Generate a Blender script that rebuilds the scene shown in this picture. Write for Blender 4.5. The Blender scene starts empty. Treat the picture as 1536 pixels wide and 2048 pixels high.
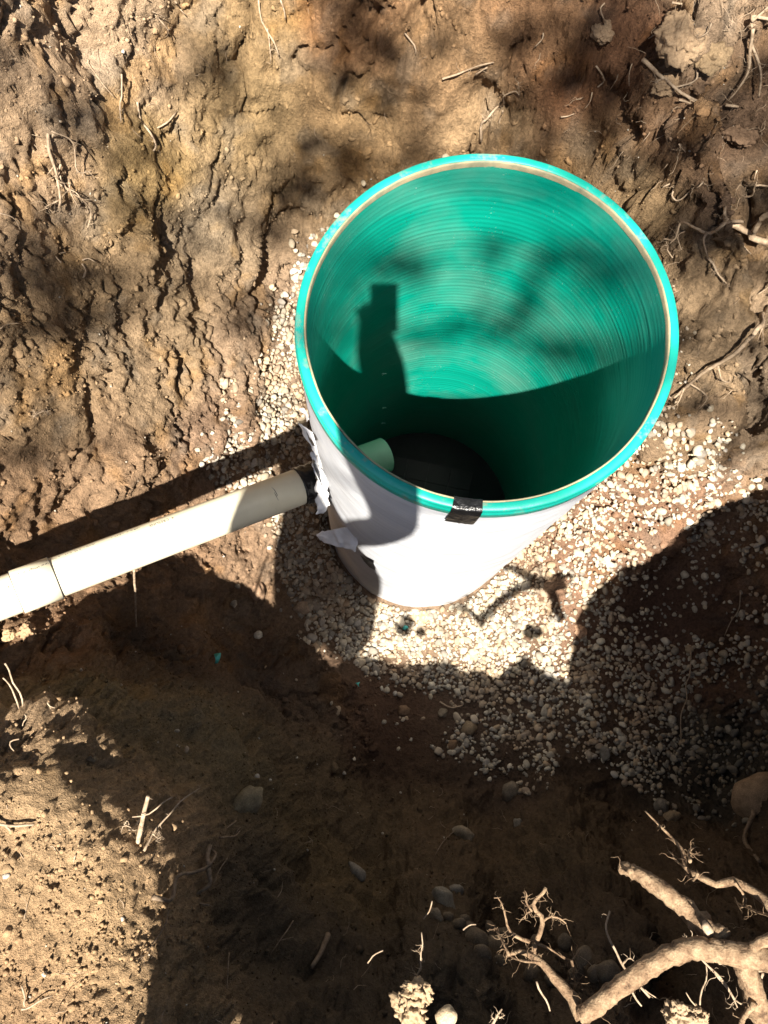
import bpy, bmesh, math, random
import numpy as np
from mathutils import Vector, Matrix
from mathutils.bvhtree import BVHTree

R = math.radians
scene = bpy.context.scene
COL = scene.collection

# ------------------------------------------------------------------ camera
F = 1658.0                       # focal length in photo pixels (1536 x 2048)
TILT = 0.2059                    # camera leans this far forward from straight down
CAMZ = 3.429
cd = bpy.data.cameras.new('camera')
cam = bpy.data.objects.new('camera', cd)
COL.objects.link(cam)
cam.location = (0, 0, CAMZ)
cam.rotation_euler = (TILT, 0, 0)
cd.sensor_fit = 'VERTICAL'
cd.angle_y = 2 * math.atan(1024 / F)
cd.clip_start = 0.003
cd.clip_end = 400
scene.camera = cam

# ------------------------------------------------------------------ sky, sun, exposure
SUN_EL = R(63.3)
SUN_PH = R(88.0)                 # light travels this way over the ground (90 = away from camera)
SDIR = Vector((math.cos(SUN_PH) * math.cos(SUN_EL), math.sin(SUN_PH) * math.cos(SUN_EL), -math.sin(SUN_EL)))
w = bpy.data.worlds.new('World')
scene.world = w
w.use_nodes = True
nt = w.node_tree
for n in list(nt.nodes):
    nt.nodes.remove(n)
sky = nt.nodes.new('ShaderNodeTexSky')
sky.sky_type = 'NISHITA'
sky.sun_disc = False
sky.sun_elevation = SUN_EL
sky.sun_rotation = math.atan2(-SDIR.x, -SDIR.y)
bg = nt.nodes.new('ShaderNodeBackground')
bg.inputs['Strength'].default_value = 0.05
wo = nt.nodes.new('ShaderNodeOutputWorld')
nt.links.new(sky.outputs[0], bg.inputs['Color'])
nt.links.new(bg.outputs[0], wo.inputs['Surface'])
sd = bpy.data.lights.new('sun', 'SUN')
sd.energy = 5.0
sd.angle = R(0.53)
sd.color = (1.0, 0.93, 0.82)
so = bpy.data.objects.new('sun', sd)
COL.objects.link(so)
so.rotation_euler = SDIR.to_track_quat('-Z', 'Y').to_euler()
so.location = (0, -6, 12)
scene.view_settings.view_transform = 'Standard'
scene.view_settings.look = 'None'
scene.view_settings.gamma = 1.0
scene.cycles.max_bounces = 6
scene.cycles.diffuse_bounces = 3
scene.cycles.glossy_bounces = 2
scene.cycles.transmission_bounces = 2
scene.cycles.use_fast_gi = False
scene.view_settings.use_curve_mapping = False
scene.view_settings.exposure = 1.75

rng = np.random.default_rng(11)
random.seed(11)
CA, SA = math.cos(TILT), math.sin(TILT)


def ray(u, v):
    x = (u - 768) / F
    y = (1024 - v) / F
    return np.array([x, y * CA + SA, y * SA - CA])


def at(u, v, z):
    d = ray(u, v)
    return d * ((z - CAMZ) / d[2]) + np.array([0, 0, CAMZ])


def project(P):
    X, Y, Z = P[..., 0], P[..., 1], P[..., 2] - CAMZ
    yc = Y * CA + Z * SA
    zc = -Y * SA + Z * CA
    return 768 + F * X / -zc, 1024 - F * yc / -zc


# ------------------------------------------------------------------ numpy noise
def _h(ix, iy, iz, s):
    h = (ix.astype(np.uint32) * np.uint32(374761393) + iy.astype(np.uint32) * np.uint32(668265263)
         + iz.astype(np.uint32) * np.uint32(2147483647) + np.uint32((s * 1442695041 + 12345) & 0xffffffff))
    h = (h ^ (h >> np.uint32(13))) * np.uint32(1274126177)
    h = (h ^ (h >> np.uint32(15))) * np.uint32(2246822519)
    return h ^ (h >> np.uint32(16))


def gnoise(P, s=0):
    I = np.floor(P).astype(np.int64)
    f = P - I
    u = f * f * f * (f * (f * 6 - 15) + 10)
    out = 0
    for c in range(8):
        o = ((c >> 0) & 1, (c >> 1) & 1, (c >> 2) & 1)
        h = _h(I[:, 0] + o[0], I[:, 1] + o[1], I[:, 2] + o[2], s)
        gx = (h & np.uint32(1023)).astype(np.float64) / 511.5 - 1
        gy = ((h >> np.uint32(10)) & np.uint32(1023)).astype(np.float64) / 511.5 - 1
        gz = ((h >> np.uint32(20)) & np.uint32(1023)).astype(np.float64) / 511.5 - 1
        g = gx * (f[:, 0] - o[0]) + gy * (f[:, 1] - o[1]) + gz * (f[:, 2] - o[2])
        wgt = 1
        for k in range(3):
            wgt = wgt * (u[:, k] if o[k] else 1 - u[:, k])
        out = out + wgt * g
    return out * 1.2


def fbm(P, scale, octv=4, s=0, gain=0.5):
    a, out, sc = 1.0, 0, scale
    for k in range(octv):
        out = out + a * gnoise(P * sc + 17.3 * k, s + k)
        a *= gain
        sc *= 2.03
    return out


def worley(P, scale, s=0):
    Q = P * scale
    I = np.floor(Q).astype(np.int64)
    f1 = np.full(len(P), 9.0)
    f2 = np.full(len(P), 9.0)
    cid = np.zeros(len(P))
    for dx in (-1, 0, 1):
        for dy in (-1, 0, 1):
            for dz in (-1, 0, 1):
                h = _h(I[:, 0] + dx, I[:, 1] + dy, I[:, 2] + dz, s)
                px = I[:, 0] + dx + (h & np.uint32(1023)) / 1023.0
                py = I[:, 1] + dy + ((h >> np.uint32(10)) & np.uint32(1023)) / 1023.0
                pz = I[:, 2] + dz + ((h >> np.uint32(20)) & np.uint32(1023)) / 1023.0
                d = np.sqrt((px - Q[:, 0]) ** 2 + (py - Q[:, 1]) ** 2 + (pz - Q[:, 2]) ** 2)
                closer = d < f1
                f2 = np.where(closer, f1, np.minimum(f2, d))
                cid = np.where(closer, ((h * np.uint32(2654435761)) >> np.uint32(8)) / 16777215.0, cid)
                f1 = np.where(closer, d, f1)
    return f1, f2, cid


def sstep(a, b, x):
    t = np.clip((x - a) / (b - a), 0, 1)
    return t * t * (3 - 2 * t)


# ------------------------------------------------------------------ materials
def new_mat(name):
    m = bpy.data.materials.new(name)
    m.use_nodes = True
    t = m.node_tree
    return m, t, t.nodes['Principled BSDF']


def noise_node(t, scale, detail=6, rough=0.6, vec=None):
    n = t.nodes.new('ShaderNodeTexNoise')
    n.inputs['Scale'].default_value = scale
    n.inputs['Detail'].default_value = detail
    n.inputs['Roughness'].default_value = rough
    if vec is not None:
        t.links.new(vec, n.inputs['Vector'])
    return n


def ramp_node(t, fac, stops):
    r = t.nodes.new('ShaderNodeValToRGB')
    els = r.color_ramp.elements
    while len(els) < len(stops):
        els.new(0.5)
    for e, (p, c) in zip(els, stops):
        e.position = p
        e.color = (*c, 1) if len(c) == 3 else c
    t.links.new(fac, r.inputs['Fac'])
    return r


def mix_node(t, fac, a, b, mode='MIX'):
    m = t.nodes.new('ShaderNodeMix')
    m.data_type = 'RGBA'
    m.blend_type = mode
    for sock, val in ((m.inputs['Factor'], fac), (m.inputs[6], a), (m.inputs[7], b)):
        if hasattr(val, 'links') or hasattr(val, 'is_linked'):
            t.links.new(val, sock)
        elif isinstance(val, (int, float)):
            sock.default_value = val
        else:
            sock.default_value = (*val, 1)
    return m.outputs[2]


def bump_node(t, b, height, strength, dist, prev=None):
    n = t.nodes.new('ShaderNodeBump')
    n.inputs['Strength'].default_value = strength
    n.inputs['Distance'].default_value = dist
    t.links.new(height, n.inputs['Height'])
    if prev is not None:
        t.links.new(prev, n.inputs['Normal'])
    t.links.new(n.outputs[0], b.inputs['Normal'])
    return n.outputs[0]


def obj_coords(t, scale=(1, 1, 1)):
    c = t.nodes.new('ShaderNodeTexCoord')
    m = t.nodes.new('ShaderNodeMapping')
    m.inputs['Scale'].default_value = scale
    t.links.new(c.outputs['Object'], m.inputs['Vector'])
    return m.outputs[0]


def attr_mat(name, grain=(90, 500), bump=0.6, rough=0.95, var=0.35, dist=0.004):
    """earthy material: colour from the 'col' attribute, broken up by grain, fine relief by bump"""
    m, t, b = new_mat(name)
    a = t.nodes.new('ShaderNodeAttribute')
    a.attribute_name = 'col'
    v = obj_coords(t)
    n1 = noise_node(t, grain[0], 4, 0.65, v)
    n2 = noise_node(t, grain[1], 2, 0.7, v)
    r1 = ramp_node(t, n1.outputs[0], [(0.3, (1 - var,) * 3), (0.72, (1 + var,) * 3)])
    r2 = ramp_node(t, n2.outputs[0], [(0.35, (0.78,) * 3), (0.68, (1.22,) * 3)])
    c = mix_node(t, 1.0, a.outputs['Color'], r1.outputs[0], 'MULTIPLY')
    c = mix_node(t, 1.0, c, r2.outputs[0], 'MULTIPLY')
    t.links.new(c, b.inputs['Base Color'])
    b.inputs['Roughness'].default_value = rough
    b.inputs['Specular IOR Level'].default_value = 0.15
    p = bump_node(t, b, n1.outputs[0], bump, dist)
    bump_node(t, b, n2.outputs[0], bump * 0.8, dist * 0.35, p)
    return m


def plain_mat(name, c1, c2, scale=30, rough=0.6, bump=0.0, dist=0.002, stretch=(1, 1, 1), spec=0.3, detail=6):
    m, t, b = new_mat(name)
    v = obj_coords(t, stretch)
    n = noise_node(t, scale, detail, 0.6, v)
    r = ramp_node(t, n.outputs[0], [(0.32, c1), (0.68, c2)])
    t.links.new(r.outputs[0], b.inputs['Base Color'])
    b.inputs['Roughness'].default_value = rough
    b.inputs['Specular IOR Level'].default_value = spec
    if bump:
        bump_node(t, b, n.outputs[0], bump, dist)
    return m


M = {}
M['soil'] = attr_mat('soil', (85, 380), 0.9, 0.96, 0.34, 0.013)
M['crumb'] = attr_mat('crumb', (160, 700), 0.8, 0.97, 0.25, 0.003)
M['pebble'] = attr_mat('pebble', (45, 600), 0.25, 0.75, 0.16, 0.001)
M['stone'] = attr_mat('stone', (40, 320), 0.5, 0.85, 0.3, 0.003)
M['root'] = plain_mat('root', (0.13, 0.085, 0.05), (0.34, 0.25, 0.165), 110, 0.85, 0.6, 0.002)
M['root_dark'] = plain_mat('root_dark', (0.10, 0.07, 0.045), (0.24, 0.175, 0.12), 110, 0.9, 0.6, 0.002)
def bark_mat(name, dark, mid, pale_):
    m, t, b = new_mat(name)
    v = obj_coords(t)
    n1 = noise_node(t, 42, 5, .68, v)
    n2 = noise_node(t, 260, 3, .6, v)
    r = ramp_node(t, n1.outputs[0], [(.30, dark), (.43, mid), (.68, pale_)])
    r2_ = ramp_node(t, n2.outputs[0], [(.3, (.7, .7, .7)), (.7, (1.2, 1.2, 1.2))])
    t.links.new(mix_node(t, 1.0, r.outputs[0], r2_.outputs[0], 'MULTIPLY'), b.inputs['Base Color'])
    b.inputs['Roughness'].default_value = .9
    b.inputs['Specular IOR Level'].default_value = .2
    p = bump_node(t, b, n1.outputs[0], 1.0, .006)
    bump_node(t, b, n2.outputs[0], .7, .0015, p)
    return m


M['root_pale'] = bark_mat('root_pale', (.05, .03, .018), (.18, .115, .068), (.33, .235, .145))
M['root_thin'] = plain_mat('root_thin', (.20, .14, .09), (.43, .33, .23), 70, .85, .5, .002)
M['root_brown'] = plain_mat('root_brown', (.2, .14, .09), (.42, .32, .22), 70, .85, .5, .002)
M['black_tape'] = plain_mat('black_tape', (0.006, 0.006, 0.006), (0.016, 0.016, 0.017), 38, 0.28, 0.9, 0.006, (1, 1, 1), 0.5, 3)
M['black_film'] = plain_mat('black_film', (0.008, 0.008, 0.008), (0.016, 0.016, 0.016), 60, 0.4)
M['ink'] = plain_mat('ink', (0.03, 0.03, 0.035), (0.07, 0.07, 0.075), 200, 0.7)
M['teal_scrap'] = plain_mat('teal_scrap', (0.05, 0.36, 0.32), (0.12, 0.5, 0.44), 80, 0.6)


# ------------------------------------------------------------------ object helpers
def mesh_from(name, V, faces):
    me = bpy.data.meshes.new(name)
    V = np.asarray(V, dtype=np.float64)
    if isinstance(faces, np.ndarray):
        n, k = faces.shape
        me.vertices.add(len(V))
        me.vertices.foreach_set('co', V.astype(np.float32).ravel())
        me.loops.add(n * k)
        me.loops.foreach_set('vertex_index', faces.astype(np.int32).ravel())
        me.polygons.add(n)
        me.polygons.foreach_set('loop_start', np.arange(0, n * k, k, dtype=np.int32))
        me.polygons.foreach_set('loop_total', np.full(n, k, dtype=np.int32))
        me.update(calc_edges=True)
    else:
        me.from_pydata([tuple(p) for p in V], [], faces)
        me.update()
    return me


def smooth(me, on=True):
    me.polygons.foreach_set('use_smooth', np.full(len(me.polygons), on, dtype=bool))


def set_col(me, c):
    a = me.color_attributes.new('col', 'FLOAT_COLOR', 'POINT')
    c4 = np.ones((len(me.vertices), 4), dtype=np.float32)
    c4[:, :3] = c
    a.data.foreach_set('color', c4.ravel())


def add(name, V, faces, mat, parent=None, smooth_on=True, col=None, origin=None):
    """one mesh object from world-space vertices; origin at parent's origin, or at `origin`"""
    V = np.asarray(V, dtype=np.float64)
    off = np.zeros(3)
    if parent is not None:
        off = np.array(parent['_at'])
    elif origin is not None:
        off = np.asarray(origin, dtype=np.float64)
    me = mesh_from(name, V - off, faces)
    if smooth_on:
        smooth(me)
    if col is not None:
        set_col(me, col)
    me.materials.append(mat)
    o = bpy.data.objects.new(name, me)
    COL.objects.link(o)
    if parent is not None:
        o.parent = parent
        o['_at'] = [float(q) for q in off]
    else:
        o.location = tuple(off)
        o['_at'] = [float(q) for q in off]
    return o


def thing(name, loc):
    o = bpy.data.objects.new(name, None)
    COL.objects.link(o)
    o.location = tuple(loc)
    o['_at'] = [float(q) for q in loc]
    o.empty_display_size = 0.1
    return o


def tag(o, label, cat, group=None):
    o['label'] = label
    o['category'] = cat
    if group:
        o['group'] = group
    return o


def grid_faces(n, m, closed_m=False):
    """n rows x m columns of vertices -> quads"""
    i = np.arange(n - 1)[:, None]
    j = np.arange(m if closed_m else m - 1)[None]
    j2 = (j + 1) % m
    a = i * m + j
    b = i * m + j2
    return np.stack([a, b, b + m, a + m], -1).reshape(-1, 4)


# ------------------------------------------------------------------ basin geometry (used by the ground too)
TX, TY = -0.0261, -0.0041        # lean of the basin per metre of depth
TCX, TCY, RIMZ = 0.2055, 0.7048, 1.889
RI, RO = 0.3605, 0.3825


def tank(phi, r, h):
    phi, r, h = np.broadcast_arrays(np.asarray(phi, float), np.asarray(r, float), np.asarray(h, float))
    return np.stack([TCX + TX * h + r * np.cos(phi), TCY + TY * h + r * np.sin(phi), RIMZ - h], -1)


def tank_hit(u, v, r=RO):
    """(phi, h) where a photo pixel meets the outside of the basin"""
    d = ray(u, v)
    for t in np.linspace(1.2, 4.2, 6000):
        P = d * t + np.array([0, 0, CAMZ])
        h = RIMZ - P[2]
        if h < 0:
            continue
        dx, dy = P[0] - TCX - TX * h, P[1] - TCY - TY * h
        if math.hypot(dx, dy) < r:
            return math.atan2(dy, dx), h
    return None


# ------------------------------------------------------------------ ground: one sheet, pit and all
ctrl_px = [
    # floor
    (860, 1215, 0), (1000, 1250, 0), (1200, 1400, 0), (700, 1300, 0), (1000, 1500, 0), (1300, 1500, 0), (1480, 1500, .04),
    (1250, 1150, .03), (1400, 1060, .06), (1520, 1010, .12), (640, 1150, .04), (600, 1300, .03), (560, 1100, .14),
    (500, 1250, .12), (400, 1310, .5), (480, 1140, .26), (620, 880, .2), (560, 850, .28), (1500, 1250, .05), (850, 1450, 0),
    (560, 700, .34), (580, 560, .38),
    # soil rising to the left, under and behind the pipe
    (500, 920, .38), (400, 964, .49), (250, 1020, .73), (100, 1090, .94), (0, 1120, 1.1), (420, 1120, .36), (300, 1170, .58),
    (200, 1220, .75), (60, 1250, .98), (0, 1270, 1.1),
    (450, 830, .52), (300, 850, .80), (150, 880, 1.02), (0, 900, 1.22),
    (500, 680, .52), (400, 650, .76), (250, 650, 1.0), (100, 650, 1.25), (0, 620, 1.42),
    (540, 520, .55), (450, 480, .82), (300, 450, 1.06), (150, 450, 1.28), (0, 400, 1.5),
    (620, 400, .76), (500, 300, 1.0), (300, 250, 1.24), (100, 200, 1.55), (0, 150, 1.68),
    (600, 200, 1.08), (450, 60, 1.28), (250, 0, 1.5), (0, 0, 1.82), (600, 0, 1.35),
    # far wall behind the basin
    (800, 300, 1.03), (800, 150, 1.22), (800, 0, 1.42), (1000, 300, 1.06), (1000, 150, 1.28), (1000, 0, 1.5),
    (1150, 330, 1.08), (1200, 150, 1.42), (1200, 0, 1.62), (1350, 300, 1.34), (1400, 150, 1.6), (1400, 0, 1.78),
    (1536, 300, 1.66), (1536, 150, 1.8), (1536, 0, 1.95),
    # right wall
    (1300, 470, .95), (1400, 470, 1.2), (1536, 470, 1.5), (1370, 620, .72), (1450, 620, 1.0), (1536, 620, 1.28),
    (1380, 760, .42), (1450, 760, .66), (1536, 760, .95), (1390, 850, .16), (1460, 870, .3), (1536, 860, .58),
    # toe of the near slope
    (1250, 1612, .02), (1000, 1590, .0), (750, 1540, .03), (500, 1430, .55), (640, 1420, .2), (570, 1370, .35), (300, 1360, .95), (100, 1310, .95), (0, 1300, 1.05),
    (1420, 1640, .05), (1536, 1600, .25),
    # near slope
    (760, 1650, .28), (760, 1780, .58), (760, 1900, .95), (770, 2030, 1.38), (560, 1600, .75), (560, 1750, 1.0), (560, 1900, 1.25),
    (560, 2040, 1.5), (420, 1500, .98), (400, 1650, 1.3), (420, 1850, 1.5), (400, 2040, 1.66),
    (200, 1400, 1.22), (100, 1370, 1.28), (0, 1380, 1.38), (300, 1500, 1.22),
    (1000, 1700, .25), (1000, 1820, .5), (1000, 1930, .85), (1000, 2040, 1.42), (1250, 1720, .3), (1250, 1850, .6),
    (1250, 1950, 1.0), (1250, 2040, 1.46), (1450, 1760, .5), (1450, 1900, .95), (1450, 2040, 1.5), (1536, 1760, .72),
    (1536, 1900, 1.15), (880, 1950, 1.0), (860, 2040, 1.52),
    # sunlit bank at near left
    (0, 1450, 1.62), (100, 1490, 1.59), (200, 1570, 1.55), (270, 1640, 1.53), (310, 1720, 1.55), (150, 1700, 1.60), (0, 1650, 1.66),
    (100, 1850, 1.64), (250, 1900, 1.63), (300, 2040, 1.68), (150, 2040, 1.66), (0, 1900, 1.69), (0, 2040, 1.71),
]
ctrl_w = [
    (.2, 1.2, .08), (0, 1.55, .3), (.4, 1.55, .25), (.7, 1.3, .2), (.2, .7, -.02), (.15, .95, .02), (.45, .6, -.02), (0, .55, .0),
    (1.72, .3, .9), (1.92, .3, 1.9), (1.66, -.2, .8), (1.9, -.3, 1.9), (1.75, .8, 1.3), (1.6, -.55, 1.7),
    (1.2, -.84, 1.98), (.9, -.90, 2.03), (.55, -.91, 2.05), (.2, -.91, 2.05), (-.1, -.9, 2.04), (-.4, -.9, 1.98), (-.75, -.85, 1.84),
    (-1.1, -.6, 1.78), (-1.35, -.3, 1.78), (-1.35, -.05, 1.7), (-1.3, .12, 1.38), (-1.6, .0, 1.46), (-2.0, -.1, 1.6),
    (-1.25, .45, 1.42), (-1.4, .6, 1.75), (-1.5, .9, 1.98), (-1.35, 1.3, 2.0), (-1.1, 1.75, 2.02), (-.5, 2.2, 2.0), (-.2, 2.15, 1.85),
    (.2, 2.1, 1.9), (.6, 2.05, 1.95), (1.0, 1.85, 2.0), (1.4, 1.6, 2.02), (1.7, 1.2, 2.0), (1.95, .8, 2.03),
    (-1.7, -.4, 2.04), (-1.8, .5, 2.04), (-2.1, -.35, 2.05), (-2.1, .4, 2.05),
]
for k in range(40):
    a = 2 * math.pi * k / 40
    ctrl_w.append((.15 + 2.5 * math.cos(a), .55 + 2.3 * math.sin(a), 2.06))
CT = np.array([at(*c) for c in ctrl_px] + [np.array(c, float) for c in ctrl_w])


def rbf_eval(X, Y, lam, pol):
    out = pol[0] + pol[1] * X + pol[2] * Y
    for (cx, cy, _), l in zip(CT, lam):
        out = out + l * np.hypot(X - cx, Y - cy)
    return out


n_ = len(CT)
Amat = np.zeros((n_ + 3, n_ + 3))
D_ = np.hypot(CT[:, None, 0] - CT[None, :, 0], CT[:, None, 1] - CT[None, :, 1])
Amat[:n_, :n_] = D_ - 0.012 * np.eye(n_)
Amat[:n_, n_] = 1
Amat[:n_, n_ + 1:] = CT[:, :2]
Amat[n_:, :n_] = Amat[:n_, n_:].T
sol = np.linalg.solve(Amat, np.concatenate([CT[:, 2], [0, 0, 0]]))
lam, pol = sol[:n_], sol[n_:]
gx = np.arange(-2.6, 2.9001, 0.025)
gy = np.arange(-2.0, 3.1001, 0.025)
GX, GY = np.meshgrid(gx, gy)
GZ = rbf_eval(GX, GY, lam, pol)
for it in range(2):
    Gp = np.pad(GZ, 1, mode='edge')
    GZ = (Gp[:-2, 1:-1] + Gp[2:, 1:-1] + Gp[1:-1, :-2] + Gp[1:-1, 2:] + 2 * GZ) / 6
rr = np.hypot((GX - .15) / 2.45, (GY - .55) / 2.25)
GZ = GZ * (1 - sstep(.9, 1.0, rr)) + 2.06 * sstep(.9, 1.0, rr)
GZ = np.minimum(GZ, 2.1)


def base_z(x, y):
    fx = np.clip((x - gx[0]) / 0.025, 0, len(gx) - 1.001)
    fy = np.clip((y - gy[0]) / 0.025, 0, len(gy) - 1.001)
    i = fx.astype(int)
    j = fy.astype(int)
    a = fx - i
    b = fy - j
    return (GZ[j, i] * (1 - a) * (1 - b) + GZ[j, i + 1] * a * (1 - b) + GZ[j + 1, i] * (1 - a) * b + GZ[j + 1, i + 1] * a * b)


STEP = 0.0060
far = np.array([80, 45, 25, 14, 8, 5, 3, 1.8, 1.0, .55, .3, .15, .06, .02])
xs = np.concatenate([-1.45 - far, np.arange(-1.45, 1.7001, STEP), 1.7 + far[::-1]])
ys = np.concatenate([-0.98 - far, np.arange(-0.98, 2.2001, STEP), 2.2 + far[::-1]])
NX, NY = len(xs), len(ys)
X2, Y2 = np.meshgrid(xs, ys)
Z2 = base_z(X2, Y2)
for it in range(3):
    Zp = np.pad(Z2, 2, mode='edge')
    Z2 = sum(Zp[a:a + NY, 2:-2] for a in range(5)) / 5
    Zp = np.pad(Z2, 2, mode='edge')
    Z2 = sum(Zp[2:-2, a:a + NX] for a in range(5)) / 5
dZy, dZx = np.gradient(Z2, ys, xs)
slope = np.hypot(dZx, dZy)
nrm = np.stack([-dZx, -dZy, np.ones_like(Z2)], -1)
nrm /= np.linalg.norm(nrm, axis=-1, keepdims=True)
P0 = np.stack([X2, Y2, Z2], -1).reshape(-1, 3)
Nf = nrm.reshape(-1, 3)
sl = slope.ravel()
u0, v0 = project(P0)
wall = sstep(.35, 1.1, sl)
inpit = (np.hypot((P0[:, 0] - .1) / 2.2, (P0[:, 1] - .6) / 2.1) < 1.0).astype(float)
near = sstep(-.05, -.35, P0[:, 1])                       # the bank below the camera
nearleft = near * sstep(-.35, -.5, P0[:, 0])
wall *= 1 - .75 * nearleft * sstep(1.35, 1.5, P0[:, 2])
gravel_floor = sstep(.25, .1, P0[:, 2]) * (1 - wall)

W1 = np.stack([fbm(P0, 5, 2, 31), fbm(P0, 5, 2, 41), fbm(P0, 5, 2, 51)], -1)
Pw = P0 + 0.035 * W1
disp = 0.035 * fbm(P0, 3.2, 3, 1) * (0.35 + 0.65 * wall)
disp += 0.016 * fbm(Pw, 13, 3, 5) * (0.3 + 0.7 * wall)
# sheared clay: ledges and gouges running down the face, long axis along GD
GD = np.array([-.42, -.72, -.55])
GD /= np.linalg.norm(GD)
GS = np.cross(GD, [0, 0, 1.0])
GS /= np.linalg.norm(GS)
GT = np.cross(GD, GS)
Q = np.stack([Pw @ GS, (Pw @ GD) * .48, Pw @ GT], -1)
farw = wall * (1 - .8 * near)
patch = sstep(-.35, .2, fbm(P0, 2.6, 2, 61)) * farw
for k, (sc, lev, am) in enumerate(((4.2, 5, .013), (10, 4, .0085), (24, 3, .0048))):
    t_ = fbm(Q + .03 * W1 / (1 + k), sc, 2, 140 + 5 * k) * lev
    fr = t_ - np.floor(t_)
    disp += patch * am * (np.floor(t_) + .25 * fr + .75 * sstep(.72, .98, fr))
f1, f2, cid = worley(Q + .03 * W1, 13, 3)
disp += patch * .020 * (cid - .5)
f1, f2, cid = worley(Pw + .02 * W1, 34, 4)
patch2 = sstep(-.3, .3, fbm(P0, 4.1, 2, 71)) * (0.25 + .75 * wall) * (1 - .5 * near)
disp += patch2 * 0.010 * (cid - .5)
# open cracks, few and broken
for k, (sc, wd, dp) in enumerate(((3.0, .03, .042), (6.0, .05, .030), (12, .07, .018), (21, .09, .010))):
    c = np.abs(gnoise(Q * sc + W1 * .35, 80 + k) + .3 * gnoise(Q * sc * 3.1, 84 + k))
    msk = sstep(-.12, .25, fbm(P0, 3.4, 3, 90 + k)) * (.2 + .8 * wall) * (1 - .8 * near)
    disp -= dp * msk * (1 - sstep(0, wd, c))
# crumbly skin, creased
disp -= .011 * np.abs(fbm(P0, 30, 3, 130, .62)) * (.35 + .65 * wall)
f1, f2, cid = worley(P0 + .012 * W1, 62, 6)
disp += .0075 * (cid - .5) * sstep(-.3, .3, fbm(P0, 6, 2, 135)) * (.2 + .8 * wall)
# slump terraces on the shaded near slope
ter = gnoise(np.stack([P0[:, 0] * 3.2 + P0[:, 1] * 2, P0[:, 1] * 9 - P0[:, 0] * 3, P0[:, 2] * 9], -1) + W1 * .5, 101)
disp += near * (1 - nearleft) * (.4 + .6 * wall) * (0.042 * ter + .026 * fbm(P0, 9, 3, 104) - .022 * np.abs(fbm(P0, 19, 4, 107, .6)))
# crumbly sunlit bank
cr = fbm(P0, 26, 3, 110)
disp += nearleft * (0.014 * np.abs(cr) + 0.012 * fbm(P0, 7, 2, 115))
disp += .0048 * fbm(P0, 55, 2, 120) * (.5 + .5 * wall + nearleft)
disp *= inpit
disp = np.where(gravel_floor > 0, disp * (1 - .6 * gravel_floor), disp)
G = P0 + Nf * disp[:, None]
# keep the soil out of the basin
rt = np.hypot(G[:, 0] - .156, G[:, 1] - .697)
G[:, 2] = np.where(rt < .43, np.minimum(G[:, 2], -.015 + .1 * sstep(.39, .43, rt)), G[:, 2])
GQ = grid_faces(NY, NX)
Gg = G.reshape(NY, NX, 3)
tu = np.gradient(Gg, axis=1)
tv = np.gradient(Gg, axis=0)
GN = np.cross(tu, tv)
GN /= np.linalg.norm(GN, axis=-1, keepdims=True) + 1e-12
GN = GN.reshape(-1, 3)

sub = Gg[::2, ::2]
bvh = BVHTree.FromPolygons([Vector(p) for p in sub.reshape(-1, 3)], [tuple(f) for f in grid_faces(sub.shape[0], sub.shape[1]).tolist()])


def hit(u, v, lift=0.0):
    """where a photo pixel meets the ground, raised along the surface normal"""
    d = Vector(ray(u, v)).normalized()
    loc, n, i, dist = bvh.ray_cast(Vector((0, 0, CAMZ)), d)
    if loc is None:
        return at(u, v, 0)
    if n.z < 0:
        n = -n
    return np.array(loc + n * lift)


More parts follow.
